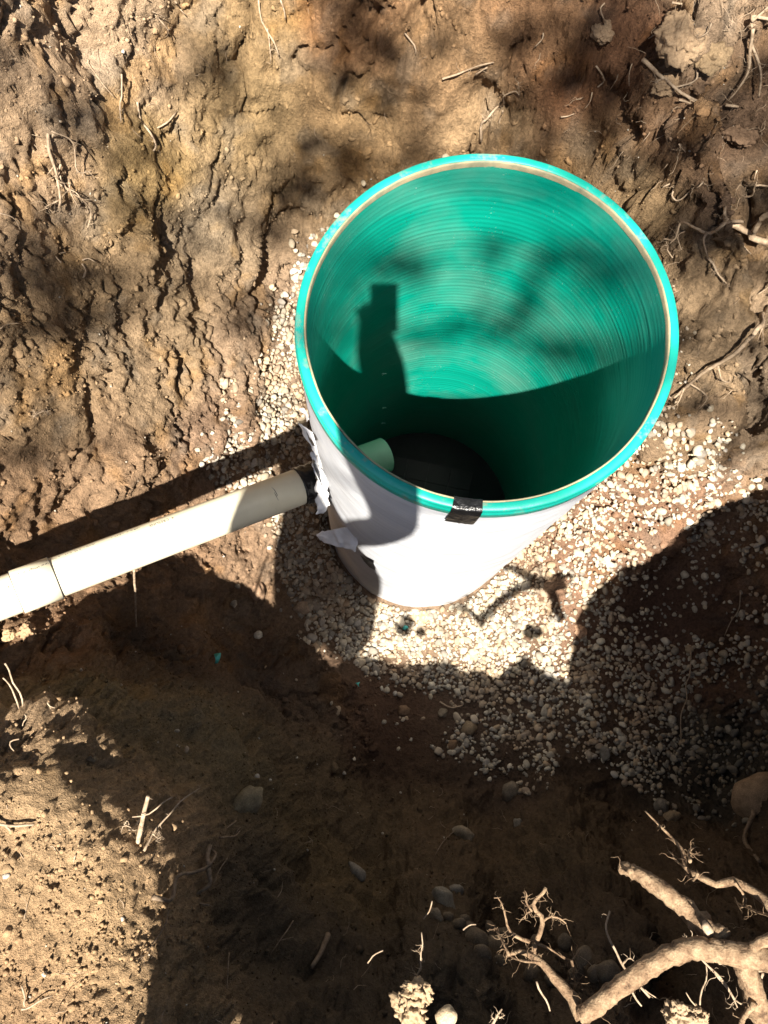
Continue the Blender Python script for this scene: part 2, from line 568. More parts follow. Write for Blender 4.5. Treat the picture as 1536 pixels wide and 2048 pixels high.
# soil colours: patches of soil types, blended with ragged borders; near slope shade painted in
soil_spots = [
    (100, 60, (.46, .34, .22)), (280, 120, (.50, .38, .25)), (60, 350, (.44, .32, .20)), (300, 330, (.40, .285, .13)), (400, 420, (.42, .34, .23)),
    (480, 240, (.37, .27, .14)), (520, 80, (.35, .25, .13)), (200, 560, (.33, .24, .14)), (380, 620, (.36, .27, .165)), (100, 760, (.35, .25, .145)),
    (300, 760, (.37, .275, .17)), (480, 700, (.38, .28, .185)), (420, 880, (.35, .245, .165)), (200, 950, (.34, .235, .145)), (60, 1050, (.30, .20, .12)),
    (700, 60, (.30, .175, .09)), (720, 230, (.36, .25, .13)), (880, 120, (.36, .24, .13)), (960, 250, (.42, .30, .17)), (1080, 60, (.27, .16, .085)),
    (1150, 200, (.22, .115, .06)), (1180, 320, (.30, .21, .115)), (1250, 100, (.17, .09, .05)), (1400, 60, (.36, .27, .18)), (1330, 240, (.26, .165, .095)),
    (1480, 250, (.17, .115, .075)), (1270, 400, (.34, .245, .135)), (1450, 400, (.16, .11, .075)), (1420, 540, (.34, .25, .15)), (1480, 640, (.32, .24, .15)),
    (1440, 760, (.35, .26, .16)), (1530, 760, (.36, .28, .19)), (1420, 850, (.30, .22, .14)),
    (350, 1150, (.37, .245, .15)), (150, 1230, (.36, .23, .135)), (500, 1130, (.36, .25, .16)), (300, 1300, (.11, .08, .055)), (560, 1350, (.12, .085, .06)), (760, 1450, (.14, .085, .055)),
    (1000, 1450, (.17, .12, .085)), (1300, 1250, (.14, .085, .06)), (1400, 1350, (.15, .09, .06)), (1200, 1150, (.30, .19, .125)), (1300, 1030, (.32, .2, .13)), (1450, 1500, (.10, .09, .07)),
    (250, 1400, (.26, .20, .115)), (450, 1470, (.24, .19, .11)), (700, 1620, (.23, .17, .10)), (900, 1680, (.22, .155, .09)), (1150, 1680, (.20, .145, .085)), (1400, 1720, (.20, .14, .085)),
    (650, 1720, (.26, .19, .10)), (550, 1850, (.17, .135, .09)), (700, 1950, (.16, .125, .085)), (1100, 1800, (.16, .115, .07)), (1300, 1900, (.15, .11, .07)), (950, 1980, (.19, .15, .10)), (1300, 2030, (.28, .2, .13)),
    (100, 1600, (.46, .33, .19)), (200, 1850, (.45, .32, .18)), (60, 1980, (.42, .29, .165)), (300, 1650, (.44, .31, .18)), (50, 1480, (.42, .30, .18)),
    (850, 1230, (.30, .22, .15)), (600, 700, (.36, .27, .19)),
]
SP = np.array([hit(u, v) for u, v, c in soil_spots])
SC = np.array([c for u, v, c in soil_spots])
Pc = G + 0.07 * np.stack([fbm(P0, 4, 3, 201), fbm(P0, 4, 3, 211), fbm(P0, 4, 3, 221)], -1)
num = np.zeros_like(G)
den = np.zeros(len(G))
for sp, sc_ in zip(SP, SC):
    d2 = ((Pc - sp) ** 2).sum(1)
    wgt = 1.0 / (d2 + .004) ** 2
    num += wgt[:, None] * sc_
    den += wgt
gcol = num / den[:, None]
gcol *= (1 - .36 * near * (1 - nearleft))[:, None]  # darkens the near slope, shade put into the soil colour
ochre = sstep(.15, .5, fbm(P0, 7, 3, 230)) * wall * (1 - near)
grey = sstep(.18, .5, fbm(P0, 8, 3, 240)) * wall * (1 - near)
gcol = gcol * (1 + ochre[:, None] * np.array([.12, .03, -.14]))
gcol = gcol * (1 - .28 * grey[:, None]) + .28 * grey[:, None] * (gcol.mean(1, keepdims=True) * np.array([1.05, 1.0, .84]))
gcol *= (1 + .2 * fbm(P0, 16, 3, 250))[:, None] * np.array([1.03, .97, .95])
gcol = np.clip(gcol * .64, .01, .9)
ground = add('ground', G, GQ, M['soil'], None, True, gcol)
ground['kind'] = 'structure'

# ------------------------------------------------------------------ lumps: deformed icospheres
def ico(sub):
    bm = bmesh.new()
    bmesh.ops.create_icosphere(bm, subdivisions=sub, radius=1)
    bm.verts.ensure_lookup_table()
    V = np.array([v.co[:] for v in bm.verts])
    T = np.array([[v.index for v in f.verts] for f in bm.faces])
    bm.free()
    return V, T


ICO1, ICO2, ICO3, ICO4 = ico(1), ico(2), ico(3), ico(5)


def lump_variants(base, n, amp, freq, seed, flat=1.0, cut=0.0):
    out = []
    for k in range(n):
        V, T = base
        r = 1 + amp * gnoise(V * freq + 31 * k, seed) + .4 * amp * gnoise(V * freq * 2.3 + 11 * k, seed + 1)
        W = V * r[:, None]
        if cut:                                            # knock flats off, as on broken stone
            g = np.random.default_rng(seed + k)
            for q in range(9):
                d = g.normal(size=3)
                d /= np.linalg.norm(d)
                lim = 1 - cut * g.uniform(.2, 1)
                ex = np.maximum(W @ d - lim, 0)
                W = W - .9 * ex[:, None] * d
        W[:, 2] *= flat
        out.append(W)
    return out


def rand_rot(g, n, tiltmax):
    a = g.uniform(0, 2 * np.pi, n)
    b = g.normal(0, tiltmax, n)
    c = g.normal(0, tiltmax, n)
    ca, sa, cb, sb, cc, sc = np.cos(a), np.sin(a), np.cos(b), np.sin(b), np.cos(c), np.sin(c)
    Rm = np.zeros((n, 3, 3))
    Rm[:, 0, 0] = ca * cc - sa * sb * sc
    Rm[:, 0, 1] = -sa * cb
    Rm[:, 0, 2] = ca * sc + sa * sb * cc
    Rm[:, 1, 0] = sa * cc + ca * sb * sc
    Rm[:, 1, 1] = ca * cb
    Rm[:, 1, 2] = sa * sc - ca * sb * cc
    Rm[:, 2, 0] = -cb * sc
    Rm[:, 2, 1] = sb
    Rm[:, 2, 2] = cb * cc
    return Rm


def scatter(variants, T, pos, scale3, rot, cols):
    """many lumps in one mesh"""
    n = len(pos)
    vi = rng.integers(0, len(variants), n)
    base = np.stack(variants)[vi]                              # n,k,3
    W = base * scale3[:, None, :]
    W = np.einsum('nij,nkj->nki', rot, W) + pos[:, None, :]
    k = base.shape[1]
    Fa = (T[None] + (np.arange(n) * k)[:, None, None]).reshape(-1, 3)
    return W.reshape(-1, 3), Fa, np.repeat(cols, k, axis=0)


def in_poly(x, y, poly):
    inside = np.zeros(len(x), bool)
    j = len(poly) - 1
    for i in range(len(poly)):
        xi, yi = poly[i]
        xj, yj = poly[j]
        c = ((yi > y) != (yj > y)) & (x < (xj - xi) * (y - yi) / (yj - yi + 1e-12) + xi)
        inside ^= c
        j = i
    return inside


def ground_at(x, y):
    """vertex index of the ground sheet nearest to x, y"""
    i = np.clip(np.searchsorted(xs, x), 0, NX - 1)
    j = np.clip(np.searchsorted(ys, y), 0, NY - 1)
    return j * NX + i


# ------------------------------------------------------------------ gravel bed (nobody could count it)
gp_px = [(585, 520), (566, 600), (545, 690), (492, 770), (432, 870), (402, 930), (480, 985), (540, 1050), (562, 1180), (610, 1270), (720, 1340),
         (820, 1385), (900, 1430), (880, 1490), (965, 1545), (1060, 1560), (1180, 1505), (1280, 1590), (1400, 1625), (1536, 1640)]
gp = [hit(u, v)[:2] for u, v in gp_px] + [np.array((1.7, -.3)), np.array((1.72, .55))] + [hit(u, v)[:2] for u, v in ((1536, 985), (1450, 915), (1375, 862), (1330, 835))]
gp += [np.array((.75, 1.25)), np.array((.45, 1.6)), np.array((0, 1.68))]
cell = 0.0118
cx_, cy_ = np.meshgrid(np.arange(-.8, 1.72, cell), np.arange(-.55, 1.72, cell))
gxp = cx_.ravel() + rng.uniform(-.5, .5, cx_.size) * cell
gyp = cy_.ravel() + rng.uniform(-.5, .5, cx_.size) * cell
jit = np.stack([gxp, gyp, np.zeros_like(gxp)], -1)
wx = .07 * fbm(jit, 9, 3, 301) + rng.normal(0, .022, len(gxp))
wy = .07 * fbm(jit, 9, 3, 311) + rng.normal(0, .022, len(gxp))
keep = in_poly(gxp + wx, gyp + wy, gp) & (np.hypot(gxp - .156, gyp - .697) > .40)
dens = np.full(len(gxp), .97)
pu, pv = project(np.stack([gxp, gyp, np.zeros_like(gxp)], -1))
dens -= .85 * np.exp(-(((pu - 1370) / 190) ** 2 + ((pv - 1190) / 165) ** 2) ** 1.5)
dens -= .75 * np.exp(-(((pu - 1110) / 26) ** 2 + ((pv - 1165) / 30) ** 2))
dens -= .5 * np.exp(-(((pu - 1155) / 30) ** 2 + ((pv - 1275) / 40) ** 2))
dens -= .45 * sstep(.0, .45, fbm(jit, 6, 3, 321))
dens -= .42 * sstep(1290, 1420, pv)
keep &= rng.random(len(gxp)) < dens
stray = (rng.random(len(gxp)) < .012) & (gyp < .5) & (gyp > -.35) & (gxp > -.6)
keep |= stray & (np.hypot(gxp - .156, gyp - .697) > .40)
gxp, gyp = gxp[keep], gyp[keep]
n = len(gxp)
gi = ground_at(gxp, gyp)
size = np.clip(rng.lognormal(math.log(.0078), .40, n), .0032, .0195)
sc3 = np.stack([size * rng.uniform(.95, 1.4, n), size * rng.uniform(.8, 1.05, n), size * rng.uniform(.55, .85, n)], -1)
pos = np.stack([gxp, gyp, G[gi, 2] + size * .12 + rng.uniform(-.004, .006, n)], -1)
pal = np.array([(.56, .50, .41), (.50, .43, .33), (.42, .38, .32), (.62, .57, .48), (.36, .33, .29), (.52, .40, .28), (.30, .27, .24), (.47, .44, .40)])
pc = pal[rng.choice(len(pal), n, p=[.22, .17, .14, .13, .12, .1, .06, .06])] * rng.uniform(.65, 1.15, n)[:, None]
dusty = sstep(0, .5, fbm(pos, 7, 2, 330))[:, None] * .6
pc = pc * (1 - dusty) + dusty * np.array([.38, .27, .18])
shade_tint = (sstep(1250, 1450, project(pos)[0]) * sstep(1250, 1450, project(pos)[1]))[:, None]  # gravel fades darker to lower right, its shade painted into the colour
pc = pc * (1 - .6 * shade_tint) * .84 * np.array([1.0, .97, .91])
PV = lump_variants(ICO2, 14, .36, 1.2, 340, 1.0, .4)
V_, F_, C_ = scatter(PV, ICO2[1], pos, sc3, rand_rot(rng, n, .35), pc)
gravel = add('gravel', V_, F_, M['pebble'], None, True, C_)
gravel['kind'] = 'stuff'
gravel['label'] = 'bed of pale rounded gravel spread around the foot of the basin'
gravel['category'] = 'gravel'

# ------------------------------------------------------------------ loose crumbs of soil
gu, gv = project(G)
vis = (gu > -120) & (gu < 1656) & (gv > -120) & (gv < 2168) & (G[:, 2] < 2.2)
pr = .10 + .45 * nearleft + .35 * wall * sstep(700, 200, gu) + .35 * sstep(1150, 1300, gu) * sstep(500, 300, gv) + .25 * near
pr *= sstep(-.4, .35, fbm(P0, 5, 3, 401)) + .12
pr *= vis
pr[np.hypot(G[:, 0] - .156, G[:, 1] - .697) < .41] = 0
ci = rng.choice(len(G), 16000, p=pr / pr.sum())
cs = np.clip(rng.lognormal(math.log(.0021), .45, len(ci)), .0010, .006)
cc3 = cs[:, None] * rng.uniform(.7, 1.3, (len(ci), 3))
cp = G[ci] + GN[ci] * (cs * .4)[:, None] + rng.normal(0, .002, (len(ci), 3))
ccol = gcol[ci] * rng.uniform(.75, 1.15, len(ci))[:, None]
pale = rng.random(len(ci)) < .025
ccol[pale] = np.array([.5, .45, .37]) * rng.uniform(.7, 1.1, (pale.sum(), 1))
CV = lump_variants(ICO1, 8, .9, 2.2, 410)
V_, F_, C_ = scatter(CV, ICO1[1], cp, cc3, rand_rot(rng, len(ci), 1.0), ccol)
pr2 = (wall * (1 - near) * .9 + .03 * nearleft + .12 * near + .1) * (sstep(-.1, .4, fbm(P0, 4, 3, 421)) + .08) * vis
pr2[np.hypot(G[:, 0] - .156, G[:, 1] - .697) < .43] = 0
ck = rng.choice(len(G), 1900, p=pr2 / pr2.sum())
ks = np.clip(rng.lognormal(math.log(.0075), .4, len(ck)), .003, .022)
KV = lump_variants(ICO2, 10, .8, 1.8, 430, 1.0, .45)
V2_, F2_, C2_ = scatter(KV, ICO2[1], G[ck] - GN[ck] * (ks * .38)[:, None], ks[:, None] * rng.uniform(.6, 1.4, (len(ck), 3)), rand_rot(rng, len(ck), 1.0), gcol[ck] * rng.uniform(.85, 1.15, len(ck))[:, None])
F_ = np.vstack([F_, F2_ + len(V_)])
V_ = np.vstack([V_, V2_])
C_ = np.vstack([C_, C2_])
crumbs = add('soil_crumbs', V_, F_, M['crumb'], None, False, C_)
crumbs['kind'] = 'stuff'
crumbs['label'] = 'loose crumbs of dry soil strewn over the pit banks'
crumbs['category'] = 'soil'

# ------------------------------------------------------------------ pump basin
m, t, b = new_mat('basin_green')
v = obj_coords(t, (.7, .7, 60))
n1 = noise_node(t, 1.0, 5, 0.6, v)
v2 = obj_coords(t, (3.2, 3.2, 3.6))
n2 = noise_node(t, 1.0, 4, 0.6, v2)
r1 = ramp_node(t, n1.outputs[0], [(.1, (.0, .26, .184)), (.5, (.002, .285, .204)), (.9, (.008, .31, .226))])
r2 = ramp_node(t, n2.outputs[0], [(.45, (0, 0, 0)), (.72, (.55, .55, .55))])
c = mix_node(t, r2.outputs[0], r1.outputs[0], (.14, .30, .235))
v3 = obj_coords(t, (1, 1, 1))
n3 = noise_node(t, 260, 1, 0.5, v3)
n4 = noise_node(t, 9, 2, 0.5, v3)
r3 = ramp_node(t, n3.outputs[0], [(.735, (0, 0, 0)), (.76, (1, 1, 1))])
r4 = ramp_node(t, n4.outputs[0], [(.5, (0, 0, 0)), (.6, (1, 1, 1))])
sp = mix_node(t, 1.0, r3.outputs[0], r4.outputs[0], 'MULTIPLY')
c = mix_node(t, sp, c, (.45, .62, .55))
t.links.new(c, b.inputs['Base Color'])
b.inputs['Roughness'].default_value = .32
b.inputs['Specular IOR Level'].default_value = .45
bump_node(t, b, n1.outputs[0], .07, .003)
M['basin_green'] = m

m, t, b = new_mat('rim_green')
v = obj_coords(t)
n1 = noise_node(t, 7, 5, .65, v)
n2 = noise_node(t, 14, 5, .7, v)
r1 = ramp_node(t, n1.outputs[0], [(.3, (.003, .31, .235)), (.6, (.010, .37, .30)), (.8, (.05, .46, .39))])
r2 = ramp_node(t, n2.outputs[0], [(.56, (0, 0, 0)), (.70, (.85, .85, .85))])
c = mix_node(t, r2.outputs[0], r1.outputs[0], (.30, .27, .18))
t.links.new(c, b.inputs['Base Color'])
b.inputs['Roughness'].default_value = .42
bump_node(t, b, n2.outputs[0], .2, .003)
M['rim_green'] = m

m, t, b = new_mat('rim_line')
v = obj_coords(t)
n1 = noise_node(t, 25, 4, .6, v)
r1 = ramp_node(t, n1.outputs[0], [(.35, (.20, .20, .13)), (.65, (.40, .32, .19))])
t.links.new(r1.outputs[0], b.inputs['Base Color'])
b.inputs['Roughness'].default_value = .7
M['rim_line'] = m

m, t, b = new_mat('white_wrap')
v = obj_coords(t, (2.2, 2.2, 90))
n1 = noise_node(t, 1.0, 6, .7, v)
v2 = obj_coords(t, (4, 4, 9))
n2 = noise_node(t, 1.0, 4, .6, v2)
r1 = ramp_node(t, n1.outputs[0], [(.28, (.50, .515, .55)), (.5, (.58, .595, .63)), (.7, (.66, .67, .695))])
r2 = ramp_node(t, n2.outputs[0], [(.4, (.88, .89, .905)), (.65, (1, 1, 1))])
c = mix_node(t, 1.0, r1.outputs[0], r2.outputs[0], 'MULTIPLY')
vz = obj_coords(t)
sz = t.nodes.new('ShaderNodeSeparateXYZ')
t.links.new(vz, sz.inputs[0])
nsp = noise_node(t, 16, 6, .7, vz)
mz = t.nodes.new('ShaderNodeMath')
mz.operation = 'MULTIPLY_ADD'
mz.inputs[1].default_value = -.22
t.links.new(sz.outputs['Z'], mz.inputs[0])
t.links.new(nsp.outputs[0], mz.inputs[2])
rz = ramp_node(t, mz.outputs[0], [(.56, (0, 0, 0)), (.74, (.6, .6, .6))])
c = mix_node(t, rz.outputs[0], c, (.34, .26, .18))
t.links.new(c, b.inputs['Base Color'])
b.inputs['Roughness'].default_value = .55
p = bump_node(t, b, n2.outputs[0], .5, .014)
bump_node(t, b, n1.outputs[0], .15, .002, p)
M['white_wrap'] = m
M['wrap_film'] = plain_mat('wrap_film', (.60, .60, .62), (.78, .78, .79), 30, .4, .5, .004)
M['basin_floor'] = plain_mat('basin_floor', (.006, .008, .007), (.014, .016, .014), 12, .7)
M['pad_backing'] = plain_mat('pad_backing', (.03, .03, .028), (.08, .08, .075), 30, .7)
M['floor_pad'] = plain_mat('floor_pad', (.008, .008, .0075), (.016, .016, .014), 8, .6, .2)

BZ = -.02
basin = thing('pump_basin', (TCX + TX * RIMZ, TCY + TY * RIMZ, BZ))
tag(basin, 'round green fibreglass pump basin with white wrapped outside standing on gravel', 'basin')
SEG = 192
ph = np.linspace(0, 2 * np.pi, SEG, endpoint=False)


def lathe(name, prof, mat, wob=0.0, seed=0, wobh=0.0, parent=None):
    prof = np.array(prof)
    rr_, hh_ = prof[:, 0], prof[:, 1]
    r = rr_[:, None] + np.zeros((1, SEG))
    h = hh_[:, None] + np.zeros((1, SEG))
    if wob or wobh:
        q = np.stack([np.broadcast_to(np.cos(ph) * 1.0, r.shape).ravel() * 1.6, np.broadcast_to(np.sin(ph), r.shape).ravel() * 1.6, (h * 2.2).ravel()], -1)
        nn = fbm(q, 1.5, 3, seed).reshape(r.shape)
        r = r + wob * nn
        if wobh:
            nh = fbm(q * np.array([1, 1, 0]), 6, 3, seed + 9).reshape(r.shape)
            h = h + wobh * nh
    V = tank(ph[None], r, h).reshape(-1, 3)
    return add(name, V, grid_faces(len(prof), SEG, True), mat, parent or basin)


# inside wall: moulded rings, no two alike
hs = np.arange(.014, 1.876, .0055)
ring = np.zeros_like(hs)
pos_ = .02
gr_ = np.random.default_rng(5)
while pos_ < 1.87:
    wd = gr_.uniform(.014, .021)
    amp = gr_.uniform(.0010, .0019)
    q = (hs - pos_) / wd
    sel = (q >= 0) & (q < 1)
    ring[sel] -= amp * np.sin(np.pi * q[sel]) ** .7
    pos_ += wd
ring *= sstep(.0, .08, hs)
lathe('inner_wall', np.stack([RI + ring, hs], -1)[::-1], M['basin_green'], .0012, 500)
rim_part = lathe('rim', [(RI + .0038, .006), (RI + .0044, .0005), (RI + .0056, -.0006), (RO - .003, .0), (RO - .0008, .0016), (RO, .004), (RO + .0004, .017), (RO + .0022, .0185),
              (RO + .0026, .022), (RO + .0024, .046), (RO - .001, .051), (RO - .006, .054)], M['rim_green'], .0012, 510, .0012)
lathe('rim_line', [(RI - .0005, .016), (RI, .003), (RI + .0012, .0), (RI + .0034, -.0006), (RI + .0045, .003)], M['rim_line'], .0016, 505, .0016, rim_part)
wp = [(RO - .001, .044)]
for h_ in np.linspace(.052, 1.93, 90):
    wp.append((RO - .0005 + .0012 * math.sin(h_ * 40) * .3, h_))
wrap_part = lathe('outer_wrap', wp, M['white_wrap'], .0060, 520)
# floor of the basin
V = [tank(0, 0, 1.862)] + [tank(a, RI - .001, 1.862) for a in ph]
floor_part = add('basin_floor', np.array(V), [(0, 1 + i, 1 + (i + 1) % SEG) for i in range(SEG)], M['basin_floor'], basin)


def box(c, ax, ay, az, bev=.0):
    """8-corner box from centre and three half-axis vectors"""
    c, ax, ay, az = [np.asarray(q, float) for q in (c, ax, ay, az)]
    V = [c + sx * ax + sy * ay + sz * az for sz in (-1, 1) for sy in (-1, 1) for sx in (-1, 1)]
    Fq = [(0, 2, 3, 1), (4, 5, 7, 6), (0, 1, 5, 4), (2, 6, 7, 3), (0, 4, 6, 2), (1, 3, 7, 5)]
    return np.array(V), Fq


fc = tank(0, 0, 1.862)
a0 = R(-12)
e1 = np.array([math.cos(a0), math.sin(a0), 0])
e2 = np.array([-math.sin(a0), math.cos(a0), 0])
V, Fq = box(fc + e1 * -.01 + e2 * .10 + np.array([0, 0, .002]), e1 * .185, e2 * .125, (0, 0, .001))
add('pad_backing', V, Fq, M['pad_backing'], floor_part, False)
for i in range(-2, 2):
    for j in range(-1, 2):
        c = fc + e1 * (i * .093 + .036) + e2 * (j * .083 + .10) + np.array([0, 0, .008 + .001 * random.random()])
        if np.hypot(*(c - fc)[:2]) > .275:
            continue
        V, Fq = box(c, e1 * .0442, e2 * .0407, (0, 0, .004))
        add('floor_pad', V, Fq, M['floor_pad'], floor_part, False)

# black tape folded over the rim
pts_t = []
pa, _h0 = tank_hit(932, 1024)
hw = .029 / RO
prof_t = [(RI - .003, .020), (RI - .0028, .006), (RI - .001, -.0022), (RI + .007, -.003), (RO - .003, -.0028), (RO + .002, -.0005), (RO + .0032, .010), (RO + .0052, .022),
          (RO + .0054, .045), (RO + .0060, .060), (RO + .0062, .098)]
prof_t = np.array(prof_t)
pd = [prof_t[0]]
for k in range(1, len(prof_t)):
    for q in (.5, 1):
        pd.append(prof_t[k - 1] * (1 - q) + prof_t[k] * q)
pd = np.array(pd)
aa = np.linspace(pa - hw, pa + hw, 15)
rr_ = pd[:, 0][:, None] + np.zeros((1, 15))
hh_ = pd[:, 1][:, None] + np.zeros((1, 15))
q = np.stack([np.repeat(np.arange(len(pd)), 15) * .35, np.tile(np.arange(15), len(pd)) * .35, np.zeros(len(pd) * 15)], -1)
wr = gnoise(q, 77).reshape(rr_.shape)
rr_ = rr_ + .0016 * np.abs(wr)
hh_ = hh_ - .0012 * np.abs(gnoise(q + 5, 78).reshape(rr_.shape))
hh_[-1] += .005 * gnoise(q[:15] * 3, 79)
hh_[0] += .006 * gnoise(q[:15] * 2.2, 81)
skew = (pd[:, 1] * -.10)[:, None]
add('tape_strip', tank(aa[None] + skew, rr_, hh_).reshape(-1, 3), grid_faces(len(pd), 15), M['black_tape'], rim_part)


def on_wrap(u, v, lift=.003):
    r_ = tank_hit(u, v)
    while r_ is None:
        u += 3
        r_ = tank_hit(u, v)
    return tank(r_[0], RO + lift, r_[1])


def sheet(name, rows, mat, parent, thick=.0007, wrinkle=.006, seed=0, sub=8):
    """thin crumpled sheet through rows of 3-D points (each row the same length)"""
    A = np.array(rows, float)
    nr, nc = A.shape[:2]
    fu = np.linspace(0, nr - 1, (nr - 1) * sub + 1)
    fv = np.linspace(0, nc - 1, (nc - 1) * sub + 1)
    iu = np.minimum(fu.astype(int), nr - 2)
    iv = np.minimum(fv.astype(int), nc - 2)
    au = (fu - iu)[:, None, None]
    av = (fv - iv)[None, :, None]
    B = (A[iu][:, iv] * (1 - au) * (1 - av) + A[iu + 1][:, iv] * au * (1 - av) + A[iu][:, iv + 1] * (1 - au) * av + A[iu + 1][:, iv + 1] * au * av)
    Bf = B.reshape(-1, 3)
    Bf = Bf + wrinkle * np.stack([fbm(Bf, 28, 3, seed), fbm(Bf, 28, 3, seed + 5), fbm(Bf, 28, 3, seed + 9)], -1)
    fa = grid_faces(len(fu), len(fv))
    o = add(name, Bf, fa, mat, parent)
    md = o.modifiers.new('thickness', 'SOLIDIFY')
    md.thickness = thick
    return o


# torn film around the pipe entry
sheet('wrap_flap', [[at(596, 846, 1.50), at(600, 853, 1.48), at(606, 866, 1.46)],
                    [at(613, 856, 1.50), at(616, 868, 1.48), at(616, 882, 1.45)],
                    [at(632, 868, 1.47), at(632, 892, 1.44), at(628, 903, 1.42)],
                    [at(650, 905, 1.44), at(650, 930, 1.40), at(640, 930, 1.38)],
                    [at(668, 950, 1.40), at(664, 960, 1.36), at(655, 955, 1.34)]], M['wrap_film'], wrap_part, seed=601)
sheet('wrap_flap', [[at(620, 905, 1.36), at(634, 902, 1.36)],
                    [at(618, 925, 1.30), at(642, 925, 1.33)],
                    [at(628, 960, 1.27), at(652, 958, 1.30)],
                    [at(636, 985, 1.22), at(658, 985, 1.25)],
                    [at(632, 1005, 1.18), at(656, 1008, 1.20)],
                    [at(640, 1024, 1.15), at(650, 1022, 1.15)]], M['wrap_film'], wrap_part, wrinkle=.014, seed=611)
sheet('wrap_flap', [[at(634, 1066, .93), at(636, 1072, .93), at(640, 1080, .92)],
                    [at(655, 1060, .96), at(656, 1073, .95), at(655, 1089, .93)],
                    [at(684, 1054, 1.0), at(686, 1074, .98), at(684, 1096, .95)],
                    [at(712, 1060, 1.04), at(714, 1084, 1.0), at(712, 1104, .98)]], M['wrap_film'], wrap_part, wrinkle=.008, seed=621)
sheet('wrap_flap', [[at(599, 819, 1.62), at(602, 824, 1.60)], [at(608, 818, 1.62), at(610, 828, 1.6)], [at(618, 838, 1.64), at(613, 845, 1.58)]],
      M['wrap_film'], wrap_part, wrinkle=.004, seed=631)

def sliver(name, px, mat, lift):
    pts = [on_wrap(u, v, lift) for u, v in px]
    V = np.array(pts)
    add(name, V, [tuple(range(len(V)))], mat, wrap_part, False)


sliver('tear', [(722, 1106), (733, 1114), (750, 1122), (749, 1128), (755, 1139), (741, 1131), (731, 1120)], M['black_film'], .0065)
sliver('tear', [(625, 857), (632, 869), (637, 874), (643, 885), (638, 886), (631, 875)], M['black_film'], .016)
sliver('tear', [(640, 913), (644, 916), (642, 920), (638, 921)], M['black_film'], .018)
for px in ([(637, 918), (640, 925), (648, 945), (657, 972), (652, 965), (643, 945)], [(641, 955), (647, 972), (658, 995), (664, 1015), (655, 1000), (645, 975)]):
    sliver('tear', px, M['ink'], .017)

# ------------------------------------------------------------------ drain pipe
m, t, b = new_mat('pvc')
v = obj_coords(t)
n1 = noise_node(t, 9, 4, .6, v)
r1 = ramp_node(t, n1.outputs[0], [(.3, (.66, .60, .44)), (.7, (.76, .70, .53))])
nd = noise_node(t, 26, 6, .7, v)
rd = ramp_node(t, nd.outputs[0], [(.62, (0, 0, 0)), (.78, (.5, .5, .5))])
t.links.new(mix_node(t, rd.outputs[0], r1.outputs[0], (.42, .33, .22)), b.inputs['Base Color'])
b.inputs['Roughness'].default_value = .36
b.inputs['Specular IOR Level'].default_value = .4
M['pvc'] = m
PA = at(595, 975, 1.08)
PB = at(110, 1156, 1.30)
pdir = (PB - PA) / np.linalg.norm(PB - PA)
PR = .0535
tocam = np.array([0, 0, CAMZ]) - (PA + PB) / 2
n1_ = tocam - pdir * (tocam @ pdir)
n1_ /= np.linalg.norm(n1_)
n2_ = np.cross(pdir, n1_)
if n2_[1] < 0:
    n2_ = -n2_


def pipe_pt(s, th, r=PR):
    s, th, r = np.broadcast_arrays(np.asarray(s, float), np.asarray(th, float), np.asarray(r, float))
    return PA + s[..., None] * pdir + (r * np.cos(th))[..., None] * n1_ + (r * np.sin(th))[..., None] * n2_


def pipe_s(u, v):
    """distance along the pipe for a photo pixel near its axis"""
    d = ray(u, v)
    o = np.array([0, 0, CAMZ]) - PA
    w_ = np.cross(pdir, np.cross(d, pdir))
    k = -(o @ w_) / (d @ w_)
    return (o + d * k) @ pdir


pipe = thing('drain_pipe', PA)
tag(pipe, 'cream plastic drain pipe with printed lettering running into the green basin', 'pipe')
th_ = np.linspace(0, 2 * np.pi, 64, endpoint=False)


def pipe_lathe(name, prof, mat, wob=0):
    pr_ = np.array(prof)
    V = pipe_pt(pr_[:, 0][:, None], th_[None], pr_[:, 1][:, None] + wob * gnoise(np.stack([np.repeat(pr_[:, 0], 64) * 60, np.tile(np.cos(th_) * 3, len(pr_)), np.tile(np.sin(th_) * 3, len(pr_))], -1), 88).reshape(len(pr_), 64)).reshape(-1, 3)
    return add(name, V, grid_faces(len(pr_), 64, True), mat, pipe)


s_line1, s_line2 = pipe_s(111, 1156), pipe_s(33, 1186)
s_in = pipe_s(768, 905)
s_tape = pipe_s(597, 975)
barrel_part = pipe_lathe('barrel', [(s_in + .02, PR - .006), (s_in, PR - .0055), (s_in, PR - .001), (s_in - .0, PR)] + [(q, PR) for q in np.linspace(s_in + .004, s_line1 + .01, 30)], M['pvc'])
pipe_lathe('coupling', [(s_line1 + .03, PR + .0004), (s_line1 + .001, PR + .0006), (s_line1, PR + .0016), (s_line1 + .001, PR + .0042), (s_line2 - .001, PR + .0042), (s_line2, PR + .0016), (s_line2 - .01, PR + .0004)], M['pvc'])
pipe_lathe('barrel', [(q, PR) for q in np.linspace(s_line2 - .005, s_line2 + 1.3, 20)], M['pvc'])
for s_ in (s_line1, s_line2):
    pipe_lathe('joint_line', [(s_ - .0006, PR + .0016), (s_ - .0004, PR + .0046), (s_ + .0008, PR + .0046), (s_ + .001, PR + .0016)], M['ink'])
pipe_lathe('tape_collar', [(q, PR + .0022 + .002 * random.random()) for q in np.linspace(s_tape - .075, s_tape - .001, 26)] + [(s_tape, PR + .0005)], M['black_tape'], .006)

